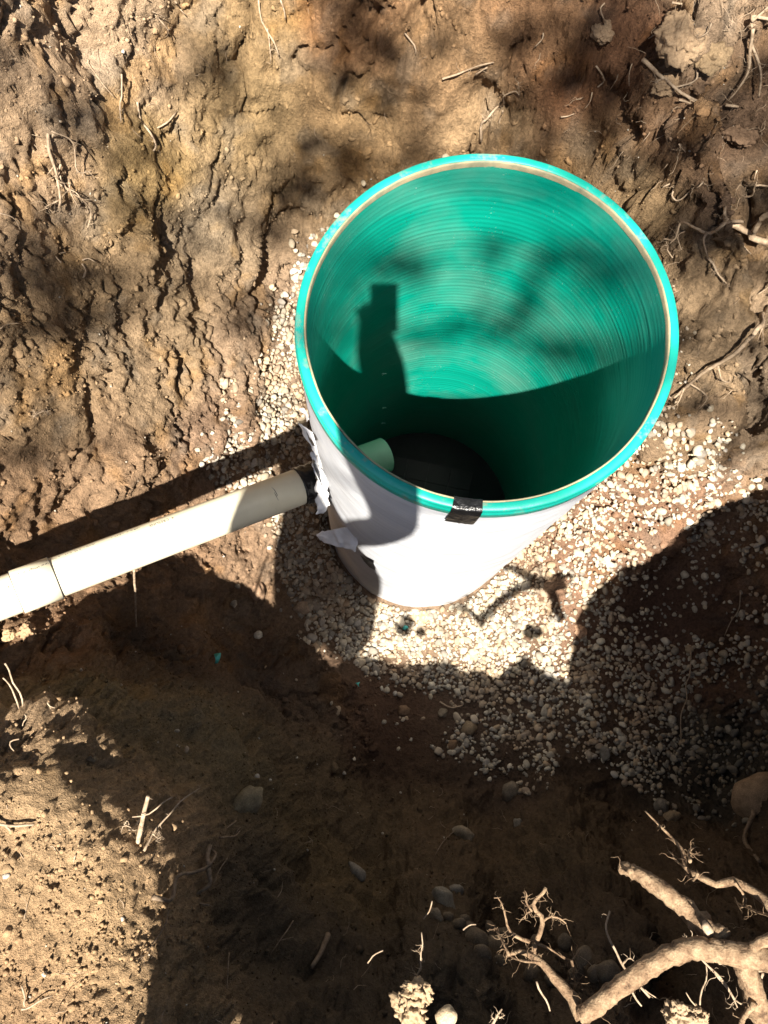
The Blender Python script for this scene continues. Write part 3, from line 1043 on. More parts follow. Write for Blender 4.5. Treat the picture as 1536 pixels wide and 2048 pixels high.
# print along the pipe, upside down as seen from here
cu = bpy.data.curves.new('lettering', 'FONT')
cu.body = '4  CRESLINE'
cu.size = .0145
cu.space_character = 1.05
tob = bpy.data.objects.new('lettering_source', cu)
COL.objects.link(tob)
bpy.context.view_layer.update()
tme = bpy.data.meshes.new_from_object(tob.evaluated_get(bpy.context.evaluated_depsgraph_get()))
bpy.data.objects.remove(tob)
TV = np.array([v_.co[:] for v_ in tme.vertices])
TF = [tuple(p_.vertices) for p_ in tme.polygons]
s_txt = pipe_s(352, 1030 + 28)
V = pipe_pt(s_txt + TV[:, 0] * .85, R(55) - (TV[:, 1]) / PR, PR + .0004)
add('lettering', V, TF, M['ink'], barrel_part, False)
# fainter small print, too worn to read: rows of broken ticks
VV, FF = [], []


def tick(s0, s1, t0, t1, r=PR + .0004):
    k = len(VV)
    VV.extend([pipe_pt(s0, t0, r), pipe_pt(s1, t0, r), pipe_pt(s1, t1, r), pipe_pt(s0, t1, r)])
    FF.append((k, k + 1, k + 2, k + 3))


for a_, b_, lo in ((pipe_s(290, 1085), pipe_s(215, 1115), .45), (pipe_s(205, 1120), s_line1 - .004, .6), (s_line1 + .004, s_line2 - .02, .7)):
    s_ = a_
    base_t = R(58) if lo < .7 else R(42)
    while s_ < b_:
        if random.random() < lo:
            t0 = base_t + random.uniform(-.02, .03)
            tick(s_, s_ + random.uniform(.0006, .0014), t0, t0 + random.uniform(.05, .10), PR + (.0048 if lo >= .7 else .0004))
        s_ += random.uniform(.0018, .0035)
wpo = add('worn_print', np.array(VV), FF, M['ink'], barrel_part, False)
wpo['kind'] = 'stuff'


def stroke(px, wd, name='pen_mark', r=PR + .0005):
    """pen stroke drawn over the pipe through photo pixels"""
    L = []
    for u, v in px:
        d = ray(u, v)
        o = np.array([0, 0, CAMZ])
        for t_ in np.linspace(1.5, 3, 3000):
            p_ = o + d * t_ - PA
            s_ = p_ @ pdir
            q_ = p_ - s_ * pdir
            if np.linalg.norm(q_) < r:
                L.append((s_, math.atan2(q_ @ n2_, q_ @ n1_)))
                break
    V, Fq = [], []
    for i, (s_, a_) in enumerate(L):
        w2 = wd * (1 - abs(2 * i / (len(L) - 1) - 1) ** 2 * .8)
        V += [pipe_pt(s_ - w2, a_, r), pipe_pt(s_ + w2, a_, r)]
        if i:
            Fq.append((2 * i - 2, 2 * i - 1, 2 * i + 1, 2 * i))
    add(name, np.array(V), Fq, M['ink'], barrel_part, False)


stroke([(543, 974), (549, 980), (554, 989), (557, 1001)], .0009)
stroke([(548, 984), (552, 991), (556, 1000)], .0010)
stroke([(51, 1172), (50, 1177)], .0012, 'ink_speck', PR + .0047)
stroke([(25, 1169), (26, 1173)], .001, 'ink_speck', PR + .0047)
stroke([(8, 1175), (16, 1172), (18, 1177)], .0014, 'ink_speck')
stroke([(6, 1184), (7, 1188)], .0018, 'ink_speck')
stroke([(2, 1197), (2, 1200)], .0016, 'ink_speck')

# ------------------------------------------------------------------ stones and clods lying about
def stone(px, rad_px, flat, col, label, name='stone', cat='stone', group=None, cut=.0, z=None, sink=.42, seed=0, amp=.4, stretch=(1.2, 1.0), mat='stone'):
    """a single stone resting on the ground at a photo pixel, its radius given in photo pixels"""
    p = hit(*px) if z is None else at(px[0], px[1], z)
    dist = np.linalg.norm(p - np.array([0, 0, CAMZ]))
    r = rad_px * dist / F
    g = np.random.default_rng(1000 + seed)
    B_ = ICO4 if name == 'soil_clod' else ICO3
    V = lump_variants(B_, 1, min(amp, .45), 1.2, 2000 + 7 * seed, flat, cut)[0]
    if name == 'soil_clod':
        nn_ = V / np.linalg.norm(V, axis=1, keepdims=True)
        V = V + nn_ * (amp * .45 * fbm(V + seed, 2.6, 4, 2300 + seed, .62))[:, None]
    V = V * np.array([r * stretch[0], r * stretch[1], r])
    V = V @ rand_rot(g, 1, .2)[0].T
    V = V + p + np.array([0, 0, r * flat * (1 - 2 * sink)])
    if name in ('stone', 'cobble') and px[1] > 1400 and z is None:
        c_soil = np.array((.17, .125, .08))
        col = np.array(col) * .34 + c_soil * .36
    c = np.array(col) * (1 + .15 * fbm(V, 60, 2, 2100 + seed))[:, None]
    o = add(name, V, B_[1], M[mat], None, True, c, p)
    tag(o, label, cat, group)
    return o


TAN, GREY, WARM, RUST, PALE = (.40, .33, .24), (.34, .32, .28), (.44, .33, .21), (.33, .19, .11), (.52, .46, .36)
stone((492, 1608), 30, .55, (.36, .31, .2), 'large flat pale stone half buried in the shaded slope', stretch=(1.35, .75), seed=1, sink=.3)
stone((712, 1744), 17, .6, GREY, 'grey stone alone on the dark slope below centre', stretch=(1.2, .8), seed=2, cut=.3)
stone((516, 1273), 9, .8, PALE, 'small pale round stone in the shade below the pipe', seed=3)
stone((603, 1216), 14, .7, (.3, .22, .15), 'round brown stone at the edge of the gravel left of the basin foot', seed=4)
stone((512, 1180), 19, .7, (.26, .17, .11), 'reddish brown lump where sunlight ends below the pipe', seed=5, stretch=(.8, 1.2))
stone((468, 1206), 7, .7, TAN, 'tiny tan stone in the shade under the middle of the pipe', seed=6)
stone((938, 1457), 13, .7, WARM, 'tan stone at the left edge of the shaded gravel', seed=7)
stone((886, 1425), 9, .7, TAN, 'small tan stone just left of the shaded gravel edge', seed=8)
stone((808, 1421), 10, .7, RUST, 'small rust brown stone on bare soil left of shaded gravel', seed=9)
stone((905, 1490), 9, .7, RUST, 'small reddish stone by the lower left gravel border', seed=10)
stone((1022, 1586), 18, .75, (.28, .24, .19), 'grey brown stone at the foot of the near slope', seed=11)
stone((1342, 1636), 15, .85, WARM, 'egg shaped tan stone near the boulder at the slope foot', seed=12, stretch=(.8, 1.1))
stone((1322, 1612), 12, .8, GREY, 'grey stone just above the egg shaped tan one', seed=13)
stone((925, 1668), 16, .6, TAN, 'flattened tan stone in the middle of the near slope', seed=14, stretch=(1.3, .8))
stone((1518, 1596), 42, .75, (.24, .165, .105), 'big rounded boulder at the right edge of the pit', name='boulder', cat='boulder', seed=15, stretch=(1.0, 1.1), amp=.2)
stone((1208, 1506), 13, .7, (.35, .34, .31), 'angular light grey stone amid the shaded gravel', seed=16, cut=.45)
stone((181, 1517), 9, .8, (.36, .28, .19), 'small cream pebble on the crest of the sunlit bank', seed=17, sink=.4, cut=.4)
stone((20, 1270), 14, .9, (.40, .28, .16), 'pale block of dry soil under the left end of the pipe', name='soil_clod', cat='clod', seed=18, cut=.4, amp=.4, mat='stone')
stone((54, 1264), 16, .9, (.34, .22, .13), 'crumbly brown clod right of the pale block below pipe end', name='soil_clod', cat='clod', seed=19, cut=.3, amp=.6, mat='crumb')
stone((886, 1800), 24, .8, (.36, .34, .28), 'angular grey stone standing at the top of the pebble pocket', seed=20, cut=.4, stretch=(.8, 1.2))
stone((872, 1832), 12, .7, TAN, 'tan stone left of the angular grey one in the pocket', seed=21)
stone((912, 1782), 12, .7, GREY, 'grey stone just above the angular one in the pocket', seed=22)
stone((1036, 1648), 9, .7, GREY, 'small grey stone below the slope foot stone', seed=23)
stone((1110, 1165), 17, .5, (.24, .155, .10), 'flat brown clod on the sunlit gravel right of basin', name='soil_clod', cat='clod', seed=24, amp=.5, mat='crumb', stretch=(1, 1.3))
stone((1160, 1262), 11, .5, (.40, .25, .16), 'reddish clod at the shadow edge of the gravel', name='soil_clod', cat='clod', seed=25, amp=.5, mat='crumb')
stone((850, 1232), 12, .35, (.48, .33, .17), 'flat orange stone touching the foot of the white basin', seed=26)
COBBLE = ['small cobble just under the angular grey stone in the pocket', 'small cobble second in the row down from the angular stone', 'cobble third in the row down from the angular stone',
          'medium cobble mid row in the pebble pocket', 'large round cobble mid pocket left of the forked root tip', 'largest round cobble directly under the forked root tip',
          'cobble right of the large round one in the pocket', 'cobble at the lower side of the pocket row', 'lowest cobble of the row by the forked root', 'smallest cobble tucked right of the angular stone',
          'cobble behind the upright branch of the forked root', 'large cobble right of the forked root fork', 'large cobble beside the arching root left end', 'small cobble between two large ones near arching root',
          'cobble left of the pair near the arching root', 'small cobble behind the forked root centre', 'cobble under the forked root main stem', 'small cobble low beside the forked root stem']
for k, (u, v, r_) in enumerate([(895, 1835, 10), (918, 1850, 12), (935, 1862, 14), (952, 1878, 19), (976, 1868, 20), (990, 1896, 22), (1010, 1872, 14), (965, 1905, 14),
                                (1000, 1925, 12), (928, 1838, 9), (1130, 1885, 13), (1170, 1922, 20), (1215, 1944, 19), (1190, 1948, 13), (1152, 1948, 14), (1075, 1885, 12), (1065, 1950, 16), (1105, 1960, 12)]):
    stone((u, v), r_, .8, np.array((.20, .155, .11)) * random.uniform(.8, 1.2), COBBLE[k], name='cobble', cat='stone',
          group='cobbles in the pocket on the near slope', seed=60 + k, amp=.22)
for k, (u, v, r_, lab) in enumerate([(1362, 78, 44, 'large pale lump of soil in the upper right bank'), (1335, 170, 20, 'tan clod held by the pale forked root at upper right'),
                                     (1420, 120, 26, 'rounded clod below the large pale lump at upper right'), (1395, 165, 18, 'brown clod right of the pale forked root'),
                                     (1205, 62, 20, 'brown clod high in the upper right bank'), (1480, 270, 22, 'dark brown clod near the right edge of upper bank')]):
    stone((u, v), r_, .7, [(.30, .21, .13), (.26, .18, .11), (.24, .17, .10), (.2, .13, .08), (.2, .14, .09), (.17, .11, .07)][k], lab, name='soil_clod', cat='clod', seed=90 + k, amp=.55, mat='crumb', sink=.45, cut=.2)
for k, (u, v, r_, lab) in enumerate([(835, 1985, 20, 'sunlit crumbly clod at the bottom edge left of the forked root'), (820, 2022, 24, 'sunlit clod at bottom edge below another lit clod'),
                                     (893, 2034, 17, 'smooth pale sunlit stone at the bottom edge'), (1362, 2035, 22, 'ragged sunlit clod between the two thick roots'),
                                     (1395, 2040, 16, 'small sunlit clod left of the thick root base')]):
    stone((u, v), r_, .9, [(.36, .26, .16), (.36, .26, .16), (.48, .38, .25), (.34, .25, .16), (.34, .24, .15)][k], lab, name='stone' if k == 2 else 'soil_clod', cat='stone' if k == 2 else 'clod',
          seed=110 + k, amp=.3 if k == 2 else .9, mat='crumb', z=1.66, sink=.5)

# ------------------------------------------------------------------ roots and twigs
def catmull(P, n):
    P = np.asarray(P, float)
    if len(P) == 2:
        t_ = np.linspace(0, 1, n)[:, None]
        return P[0] * (1 - t_) + P[1] * t_
    Q_ = np.vstack([2 * P[0] - P[1], P, 2 * P[-1] - P[-2]])
    out = []
    for q in np.linspace(0, len(P) - 1, n):
        i = min(int(q), len(P) - 2)
        f = q - i
        a, b_, c_, d = Q_[i], Q_[i + 1], Q_[i + 2], Q_[i + 3]
        out.append(.5 * ((2 * b_) + (c_ - a) * f + (2 * a - 5 * b_ + 4 * c_ - d) * f ** 2 + (3 * b_ - a - 3 * c_ + d) * f ** 3))
    return np.array(out)


def tube(path, rad, sides=6, rough=.15, seed=0):
    path = np.asarray(path)
    n = len(path)
    tan = np.gradient(path, axis=0)
    tan /= np.linalg.norm(tan, axis=1, keepdims=True) + 1e-12
    up = np.array([.13, .2, 1.0])
    a = np.cross(tan, up)
    a /= np.linalg.norm(a, axis=1, keepdims=True) + 1e-12
    b_ = np.cross(tan, a)
    th = np.linspace(0, 2 * np.pi, sides, endpoint=False)
    ringv = (np.cos(th)[None, :, None] * a[:, None] + np.sin(th)[None, :, None] * b_[:, None])
    q = np.stack([np.repeat(np.arange(n) * .45, sides), np.tile(np.cos(th) * 1.2, n), np.tile(np.sin(th) * 1.2, n)], -1) + seed * 3.7
    nn = fbm(q, 1.0, 2, 700 + seed % 50).reshape(n, sides)
    fine_ = fbm(q * np.array([1, 2.2, 2.2]), 2.6, 2, 760 + seed % 40).reshape(n, sides) if sides > 8 else 0
    V = path[:, None] + ringv * (np.asarray(rad)[:, None] * (1 + rough * nn * 1.8 + .12 * fine_))[..., None]
    V = V.reshape(-1, 3)
    Fq = [tuple(f) for f in grid_faces(n, sides, True).tolist()]
    k = len(V)
    V = np.vstack([V, path[0], path[-1]])
    for i in range(sides):
        Fq.append((k, (i + 1) % sides, i))
        Fq.append((k + 1, (n - 1) * sides + i, (n - 1) * sides + (i + 1) % sides))
    return V, Fq


def px_path(pts, lift, z):
    """photo pixels -> 3-D points; on the ground when z is None, else hanging at height z (number or (start, end))"""
    out = []
    for i, p in enumerate(pts):
        if z is None:
            out.append(hit(p[0], p[1], lift))
        else:
            f = i / max(1, len(pts) - 1)
            zz = z if isinstance(z, (int, float)) else z[0] * (1 - f) + z[1] * f
            out.append(at(p[0], p[1], zz))
    return np.array(out)


def strand(pts, w0, w1, lift, z, seed, wig=.35, big=False):
    P = px_path(pts, lift, z)
    L = np.linalg.norm(np.diff(P, axis=0), axis=1).sum()
    n = int(np.clip(L / (.012 if not big else .006), 6, 120))
    path = catmull(P, n)
    dist = np.linalg.norm(P.mean(0) - np.array([0, 0, CAMZ]))
    k_ = .36 if w0 > 12 else .33
    r0, r1 = w0 * k_ * dist / F, w1 * k_ * dist / F
    f = np.linspace(0, 1, n)
    rad = r0 * (1 - f) + r1 * f
    jit_ = np.stack([fbm(path, 45, 2, 710 + seed), fbm(path, 45, 2, 720 + seed), fbm(path, 45, 2, 730 + seed)], -1)
    path = path + jit_ * min(.006, max(.0018, r0 * wig * 1.4)) * np.sin(np.pi * np.clip(f * 1.5 + .1, 0, 1))[:, None]
    return path, rad


RN = [0]


def root(label, strands, mat='root', lift=.006, z=None, hairs=0, name='root', cat='root', group=None, sides=6, hair_len=.05, rough=.15, big=False):
    """strands[0] is the root itself, the others its branches; hairs = fine rootlets (joined)"""
    RN[0] += 1
    if mat == 'root_pale' and strands[0][1] < 20:
        mat = 'root_thin'
    if mat == 'root':
        mat = 'root_brown'
    seed = RN[0] * 13
    obj0 = None
    hp = []
    for k, st in enumerate(strands):
        pts, w0, w1 = st[:3]
        zz = st[3] if len(st) > 3 else z
        path, rad = strand(pts, w0, w1, lift, zz, seed + k, big=big)
        V, Fq = tube(path, rad, sides if k == 0 else max(5, sides - 1), rough, seed + k)
        if k == 0:
            o = add(name, V, Fq, M[mat], None, True, None, path[0])
            tag(o, label, cat, group)
            obj0 = o
        else:
            add('branch', V, Fq, M[mat], obj0)
        hp.append((path, rad))
    if hairs:
        g = np.random.default_rng(seed)
        Vs, Fs, k0 = [], [], 0
        for h_ in range(int(hairs * 1.6)):
            path, rad = hp[g.integers(0, len(hp))]
            i = g.integers(max(0, len(path) // 4), len(path))
            p = path[i].copy()
            d = g.normal(size=3)
            d[2] *= .5
            d /= np.linalg.norm(d)
            L = hair_len * g.uniform(.3, 1.0)
            q = [p]
            for s_ in range(6):
                d = d + g.normal(0, .6, 3)
                d /= np.linalg.norm(d)
                p = p + d * L / 6
                q.append(p)
            r_ = np.linspace(min(.0008, rad[i] * .5), .00025, 7)
            V, Fq = tube(np.array(q), r_, 4, .1, h_)
            Vs.append(V)
            Fs += [tuple(a + k0 for a in f) for f in Fq]
            k0 += len(V)
        hr = add('rootlets', np.vstack(Vs), Fs, M[mat], obj0)
        hr['kind'] = 'stuff'
    return obj0


# the thick sunlit roots at near right
root('thick pale root arching from the right edge to the forked root at bottom', [
    ([(1560, 1922), (1500, 1912), (1440, 1902), (1390, 1898), (1335, 1912), (1280, 1945), (1225, 1985), (1185, 2018), (1160, 2030)], 56, 40)],
    'root_pale', z=(1.80, 1.72), sides=22, hairs=20, hair_len=.06, rough=.12, big=True)
root('broken thick root stub with dark torn bark above the arching root', [
    ([(1445, 1885), (1420, 1862), (1380, 1825), (1330, 1785), (1285, 1752), (1262, 1742), (1242, 1734)], 58, 26),
    ([(1262, 1742), (1250, 1738), (1240, 1731)], 14, 9)],
    'root_pale', z=(1.76, 1.66), sides=18, hairs=5, rough=.28, big=True)
root('thick pale root running down from the arching root to bottom right corner', [
    ([(1475, 1900), (1490, 1935), (1502, 1975), (1512, 2010), (1535, 2060)], 44, 50),
    ([(1508, 2005), (1490, 2030), (1478, 2060)], 14, 10)],
    'root_pale', z=(1.78, 1.74), sides=20, hairs=12, rough=.2, big=True)
root('short red brown root stub poking up behind the arching root', [([(1425, 1890), (1418, 1868), (1410, 1848)], 30, 16)], 'root', z=(1.74, 1.78), sides=10, rough=.3, big=True)
root('short pale root spur at the right edge above the arching root', [([(1500, 1895), (1525, 1885), (1560, 1868)], 20, 30)], 'root_pale', z=1.8, sides=10, big=True)
root('long tapering root reaching in from the right edge toward the boulder', [
    ([(1556, 1826), (1530, 1802), (1505, 1783), (1470, 1764), (1425, 1766), (1395, 1750), (1372, 1738), (1366, 1705), (1350, 1682), (1320, 1652), (1290, 1622)], 26, 4),
    ([(1470, 1766), (1492, 1800), (1480, 1815), (1470, 1795)], 7, 3), ([(1556, 1838), (1510, 1822), (1475, 1806)], 8, 3),
    ([(1372, 1735), (1350, 1720), (1345, 1706)], 5, 3), ([(1380, 1722), (1378, 1702), (1392, 1694)], 10, 3), ([(1395, 1748), (1385, 1760), (1372, 1748)], 8, 4)],
    'root_pale', z=(1.75, 1.55), sides=9, hairs=34, hair_len=.045)
root('forked pale root with curling tips at bottom centre right', [
    ([(1165, 2036), (1150, 2008), (1135, 1984), (1110, 1955), (1085, 1928), (1065, 1914), (1040, 1903), (1012, 1912)], 34, 7),
    ([(1018, 1910), (1008, 1890), (1000, 1872), (991, 1859)], 8, 5),
    ([(1080, 1925), (1045, 1922), (1022, 1914)], 8, 5),
    ([(1070, 1888), (1082, 1862), (1087, 1838), (1074, 1824), (1066, 1808), (1075, 1796), (1084, 1788), (1092, 1775)], 13, 9, 1.62),
    ([(1087, 1842), (1100, 1834), (1118, 1836), (1132, 1847)], 7, 3, 1.62),
    ([(1064, 1822), (1052, 1806), (1054, 1790), (1050, 1782)], 6, 2, 1.62),
    ([(1064, 1822), (1052, 1828), (1050, 1838)], 5, 2, 1.62),
    ([(1070, 1886), (1040, 1876), (1024, 1868), (1015, 1852), (1012, 1838), (1006, 1815), (998, 1797), (988, 1796)], 11, 2, 1.6),
    ([(1070, 1886), (1095, 1896), (1120, 1912), (1142, 1922), (1150, 1912), (1163, 1896)], 8, 3, 1.62),
    ([(1143, 1921), (1148, 1940), (1146, 1950), (1152, 1966), (1146, 1984)], 8, 5, 1.65),
    ([(1146, 1984), (1155, 1966), (1163, 1969)], 6, 3, 1.66),
    ([(1070, 1888), (1068, 1905), (1072, 1918)], 14, 9, 1.62)],
    'root_pale', z=(1.70, 1.64), sides=9, hairs=90, hair_len=.04)
root('thin wavy root rising left of the arching root', [([(1300, 1995), (1270, 1962), (1245, 1930), (1232, 1903), (1216, 1872), (1212, 1850), (1220, 1822)], 6, 6), ([(1245, 1928), (1258, 1916), (1268, 1922)], 6, 3),
      ([(1272, 1962), (1292, 1982), (1320, 2000)], 6, 2)], 'root_pale', z=(1.66, 1.62), hairs=5)
root('thin straight root below the arching root at bottom', [([(1258, 1972), (1270, 1995), (1283, 2012)], 6, 4)], 'root_pale', z=1.62)
root('thin pale root lone left of the forked root base', [([(1073, 1963), (1082, 1985), (1094, 2003), (1100, 2022)], 6, 4)], 'root_pale', z=1.68)
root('wiry root pair hanging below the arching root', [([(1400, 1915), (1432, 1950), (1460, 1985), (1475, 2015)], 6, 3), ([(1420, 1935), (1450, 1965), (1470, 2000), (1492, 2012)], 6, 3), ([(1430, 1912), (1442, 1928), (1455, 1912)], 10, 4)],
     'root', z=1.68, hairs=10)
root('short twig standing between the arching root and the lit clod', [([(1412, 1930), (1414, 1955), (1402, 1985), (1400, 2010)], 4, 4), ([(1395, 2016), (1380, 1998), (1372, 1985)], 4, 3)], 'root', z=1.66)
root('fuzzy rootlet tuft in front of the broken stub', [([(1410, 1878), (1390, 1876), (1372, 1882), (1358, 1896)], 6, 3)], 'root_pale', z=1.70, hairs=22, hair_len=.03)
root('pale curling root at the right edge under the arching root', [([(1560, 1925), (1530, 1940), (1505, 1942), (1495, 1930)], 8, 4), ([(1525, 1945), (1520, 1965)], 8, 5)], 'root_pale', z=1.76)
root('dark drooping root on the right edge below the boulder', [([(1500, 1600), (1510, 1640), (1500, 1680), (1512, 1730)], 14, 8)], 'root_dark', lift=.02, hairs=6)
# near slope, shade
root('forked dull root lying on the dark slope at left centre', [([(300, 1806), (322, 1795), (345, 1772), (375, 1755), (400, 1744), (420, 1715), (440, 1685), (458, 1655)], 12, 5), ([(403, 1745), (402, 1775), (398, 1800), (400, 1826)], 14, 5), ([(405, 1742), (404, 1718), (412, 1705)], 14, 10),
      ([(432, 1690), (450, 1678), (466, 1672)], 6, 3)], 'root_dark', lift=.025, sides=8, hairs=6)
root('thin root curving down the dark slope right of the forked dull one', [([(445, 1715), (428, 1745), (418, 1765)], 4, 2)], 'root_dark', lift=.012)
root('hairlike root hanging on the dark slope at left', [([(330, 1810), (325, 1850), (300, 1895), (278, 1925)], 4, 2)], 'root_dark', lift=.012, hairs=5)
root('thin root on the dark lower slope left of centre', [([(448, 1910), (455, 1940), (460, 1985)], 4, 2)], 'root_dark', lift=.012)
root('slanting thin root on the dark lower slope', [([(578, 1840), (562, 1880), (540, 1920)], 4, 2), ([(560, 1885), (580, 1880)], 3, 2)], 'root_dark', lift=.012)
root('broken grey stick lying on the dark lower slope', [([(650, 1873), (635, 1905), (615, 1935)], 14, 10)], 'root_dark', lift=.012, name='stick', cat='stick', sides=8)
root('pale thin root tip at bottom left of centre', [([(735, 1926), (748, 1910), (766, 1901)], 4, 3)], 'root_pale', z=1.62)
root('sunlit upright rootlet above the lit clods', [([(843, 1865), (845, 1893), (840, 1915), (843, 1935), (833, 1950)], 4, 4)], 'root_pale', z=1.62, hairs=14, hair_len=.025)
root('short sunlit root tip above the upright rootlet', [([(864, 1802), (860, 1820), (847, 1838)], 4, 3)], 'root_pale', z=1.48)
root('short pale curved root tip by the pebble pocket', [([(926, 1860), (940, 1850), (952, 1849)], 4, 3)], 'root_pale', z=1.48)
root('small tuft of pale sticks at the bottom edge', [([(985, 2050), (995, 2030), (1004, 2018)], 8, 4), ([(992, 2040), (982, 2034)], 5, 2), ([(998, 2036), (1010, 2030)], 5, 2)], 'root_pale', z=1.68, hairs=10, hair_len=.02)
root('faint straight root on the right side of the dark slope', [([(905, 1665), (885, 1690), (868, 1715)], 3, 2)], 'root_dark', lift=.008)
# sunlit bank at near left
root('thick pale stick standing on the edge of the sunlit bank', [([(272, 1698), (280, 1665), (288, 1625), (296, 1593)], 13, 10), ([(284, 1632), (268, 1655), (258, 1660)], 6, 3)], 'root_pale', z=(1.52, 1.62), name='stick', cat='stick', sides=9, hairs=5, hair_len=.025)
root('thin pale twig leaning right beside the thick stick', [([(265, 1634), (298, 1628), (325, 1606), (345, 1594)], 4, 4)], 'root_pale', z=1.6, name='twig', cat='twig')
root('knobbly root climbing right from the bank edge stick', [([(288, 1702), (302, 1675), (318, 1650), (340, 1628), (362, 1602), (400, 1576)], 7, 3), ([(306, 1668), (318, 1676), (324, 1668)], 4, 2)], 'root_pale', z=(1.54, 1.45), hairs=24, hair_len=.025)
root('wiry rootlets left of the thick stick', [([(262, 1655), (248, 1650), (240, 1668), (230, 1668)], 3, 2), ([(248, 1650), (255, 1642), (258, 1650)], 3, 2)], 'root_pale', z=1.56, hairs=4, hair_len=.02)
root('longer of two pale twigs upright at the left edge', [([(46, 1412), (40, 1386), (26, 1366), (18, 1340), (10, 1327)], 5, 5)], 'root_pale', z=(1.58, 1.64), name='twig', cat='twig')
root('shorter pale twig at the left edge beside the longer one', [([(38, 1416), (30, 1392), (18, 1368), (6, 1356)], 5, 4)], 'root_pale', z=(1.58, 1.64), name='twig', cat='twig')
root('tiny forked white twig above the bank crest', [([(95, 1404), (99, 1412), (110, 1416)], 4, 2), ([(99, 1410), (101, 1418)], 3, 2)], 'root_pale', z=1.56, name='twig', cat='twig')
root('small kinked white twig near the left bank crest', [([(49, 1428), (53, 1436), (47, 1444), (45, 1452)], 4, 3)], 'root_pale', z=1.6, name='twig', cat='twig')
root('hooked white root on the left bank crest', [([(38, 1478), (22, 1482), (20, 1492), (28, 1502)], 4, 3)], 'root_pale', z=1.645)
root('pale root end sticking out at left edge of sunlit bank', [([(-10, 1646), (22, 1648), (65, 1650)], 8, 6), ([(14, 1648), (20, 1662)], 8, 5)], 'root_pale', lift=.012, z=None)
root('bent white root at the bottom left corner', [([(42, 1974), (46, 1990), (45, 2005), (54, 2010)], 5, 4), ([(38, 2018), (60, 2012), (85, 2004), (102, 1997)], 5, 4)], 'root_pale', lift=.012)
root('small pale root bits low on the sunlit bank', [([(97, 1695), (108, 1696), (112, 1706)], 3, 2)], 'root_pale', lift=.008)
root('tiny white splinter on the sunlit bank', [([(152, 1708), (148, 1722)], 4, 3)], 'root_pale', lift=.008, name='twig', cat='twig')
# around the pipe and on the floor
root('thin brown stick hanging straight below the pipe', [([(268, 1140), (270, 1185), (272, 1240), (276, 1284)], 7, 5, (1.0, .55))], 'root', name='stick', cat='stick', rough=.08)
root('pale curved root scrap at the edge of shaded gravel', [([(878, 1404), (890, 1412), (905, 1416), (924, 1411)], 5, 4)], 'root_pale', lift=.012)
root('long hair root trailing over the shaded right gravel', [([(1382, 1305), (1380, 1345), (1372, 1372), (1374, 1398), (1362, 1430), (1360, 1482)], 4, 3)], 'root', lift=.012)
root('faint root on dark soil near the right edge', [([(1482, 1185), (1482, 1215), (1465, 1245), (1452, 1270)], 4, 2)], 'root', lift=.012)
root('short faint twig at the lit gravel border on right', [([(1215, 1196), (1205, 1206), (1194, 1217)], 3, 2)], 'root', lift=.012, name='twig', cat='twig')
# upper right bank
root('pale forked root crossing clods in the upper right bank', [([(1301, 128), (1325, 148), (1345, 165), (1358, 180), (1385, 190), (1415, 188), (1430, 196)], 11, 5), ([(1388, 130), (1370, 152), (1347, 172)], 7, 4), ([(1362, 206), (1385, 198), (1412, 198)], 6, 3), ([(1345, 165), (1325, 163), (1312, 165)], 6, 3)],
     'root_pale', lift=.03, hairs=14)
root('straight pale root end right of the forked one', [([(1448, 200), (1468, 202), (1488, 206)], 8, 5)], 'root_pale', lift=.02)
root('dangling root bundle near the top right corner', [([(1508, 62), (1498, 100), (1490, 136), (1478, 165), (1460, 186)], 9, 4), ([(1500, 90), (1505, 130), (1512, 155), (1518, 182)], 8, 5), ([(1495, 110), (1478, 130), (1470, 150)], 5, 2), ([(1506, 60), (1520, 30), (1526, 0)], 8, 6)], 'root_pale', lift=.03, hairs=20)
root('pale worm like root at the top right edge', [([(1486, 32), (1508, 38), (1540, 32)], 10, 8)], 'root_pale', lift=.03)
root('thin root dropping from the top edge at right', [([(1364, -5), (1363, 22), (1368, 36)], 5, 3), ([(1363, 24), (1330, 50), (1300, 62)], 5, 2)], 'root', lift=.03, hairs=5)
root('feathery root under the large pale lump', [([(1410, 42), (1395, 70), (1378, 92)], 4, 3), ([(1400, 60), (1370, 75)], 3, 2)], 'root_pale', lift=.025, hairs=10)
root('pale hooked root above the basin rim', [([(818, 70), (822, 74), (826, 90), (827, 108)], 5, 4)], 'root_pale', lift=.015)
root('orange brown root lying across the wall above basin', [([(886, 152), (910, 140), (935, 128), (965, 122), (996, 120)], 6, 3), ([(975, 125), (960, 142)], 5, 4)], 'root', lift=.02, hairs=4)
root('pale branching root just above the basin rim', [([(960, 272), (972, 250), (985, 232), (1002, 222), (1003, 205), (1015, 185), (1035, 174), (1043, 182)], 9, 3), ([(1002, 218), (1014, 232), (1010, 246), (998, 248)], 5, 2), ([(1043, 182), (1046, 158)], 3, 2), ([(985, 232), (975, 240)], 8, 4)], 'root_pale', lift=.02, hairs=10)
root('short thin root on the wall right of the branching one', [([(1072, 157), (1062, 172), (1055, 182)], 3, 2)], 'root', lift=.012)
root('thin dangling root left of the pale forked root', [([(1203, 130), (1200, 150), (1196, 166)], 5, 4)], 'root_pale', lift=.02)
root('thin root high on the upper right wall', [([(1204, -4), (1205, 18), (1204, 36)], 4, 3)], 'root', lift=.02)
root('wispy root left in the upper right bank', [([(1094, 62), (1082, 74), (1072, 88)], 4, 3)], 'root_pale', lift=.015)
root('fine root hanging in the upper right soil', [([(1238, 138), (1240, 160), (1234, 180)], 3, 2)], 'root', lift=.02)
root('fine vertical root in the reddish upper soil', [([(1275, 128), (1272, 150), (1270, 168)], 3, 2)], 'root', lift=.02)
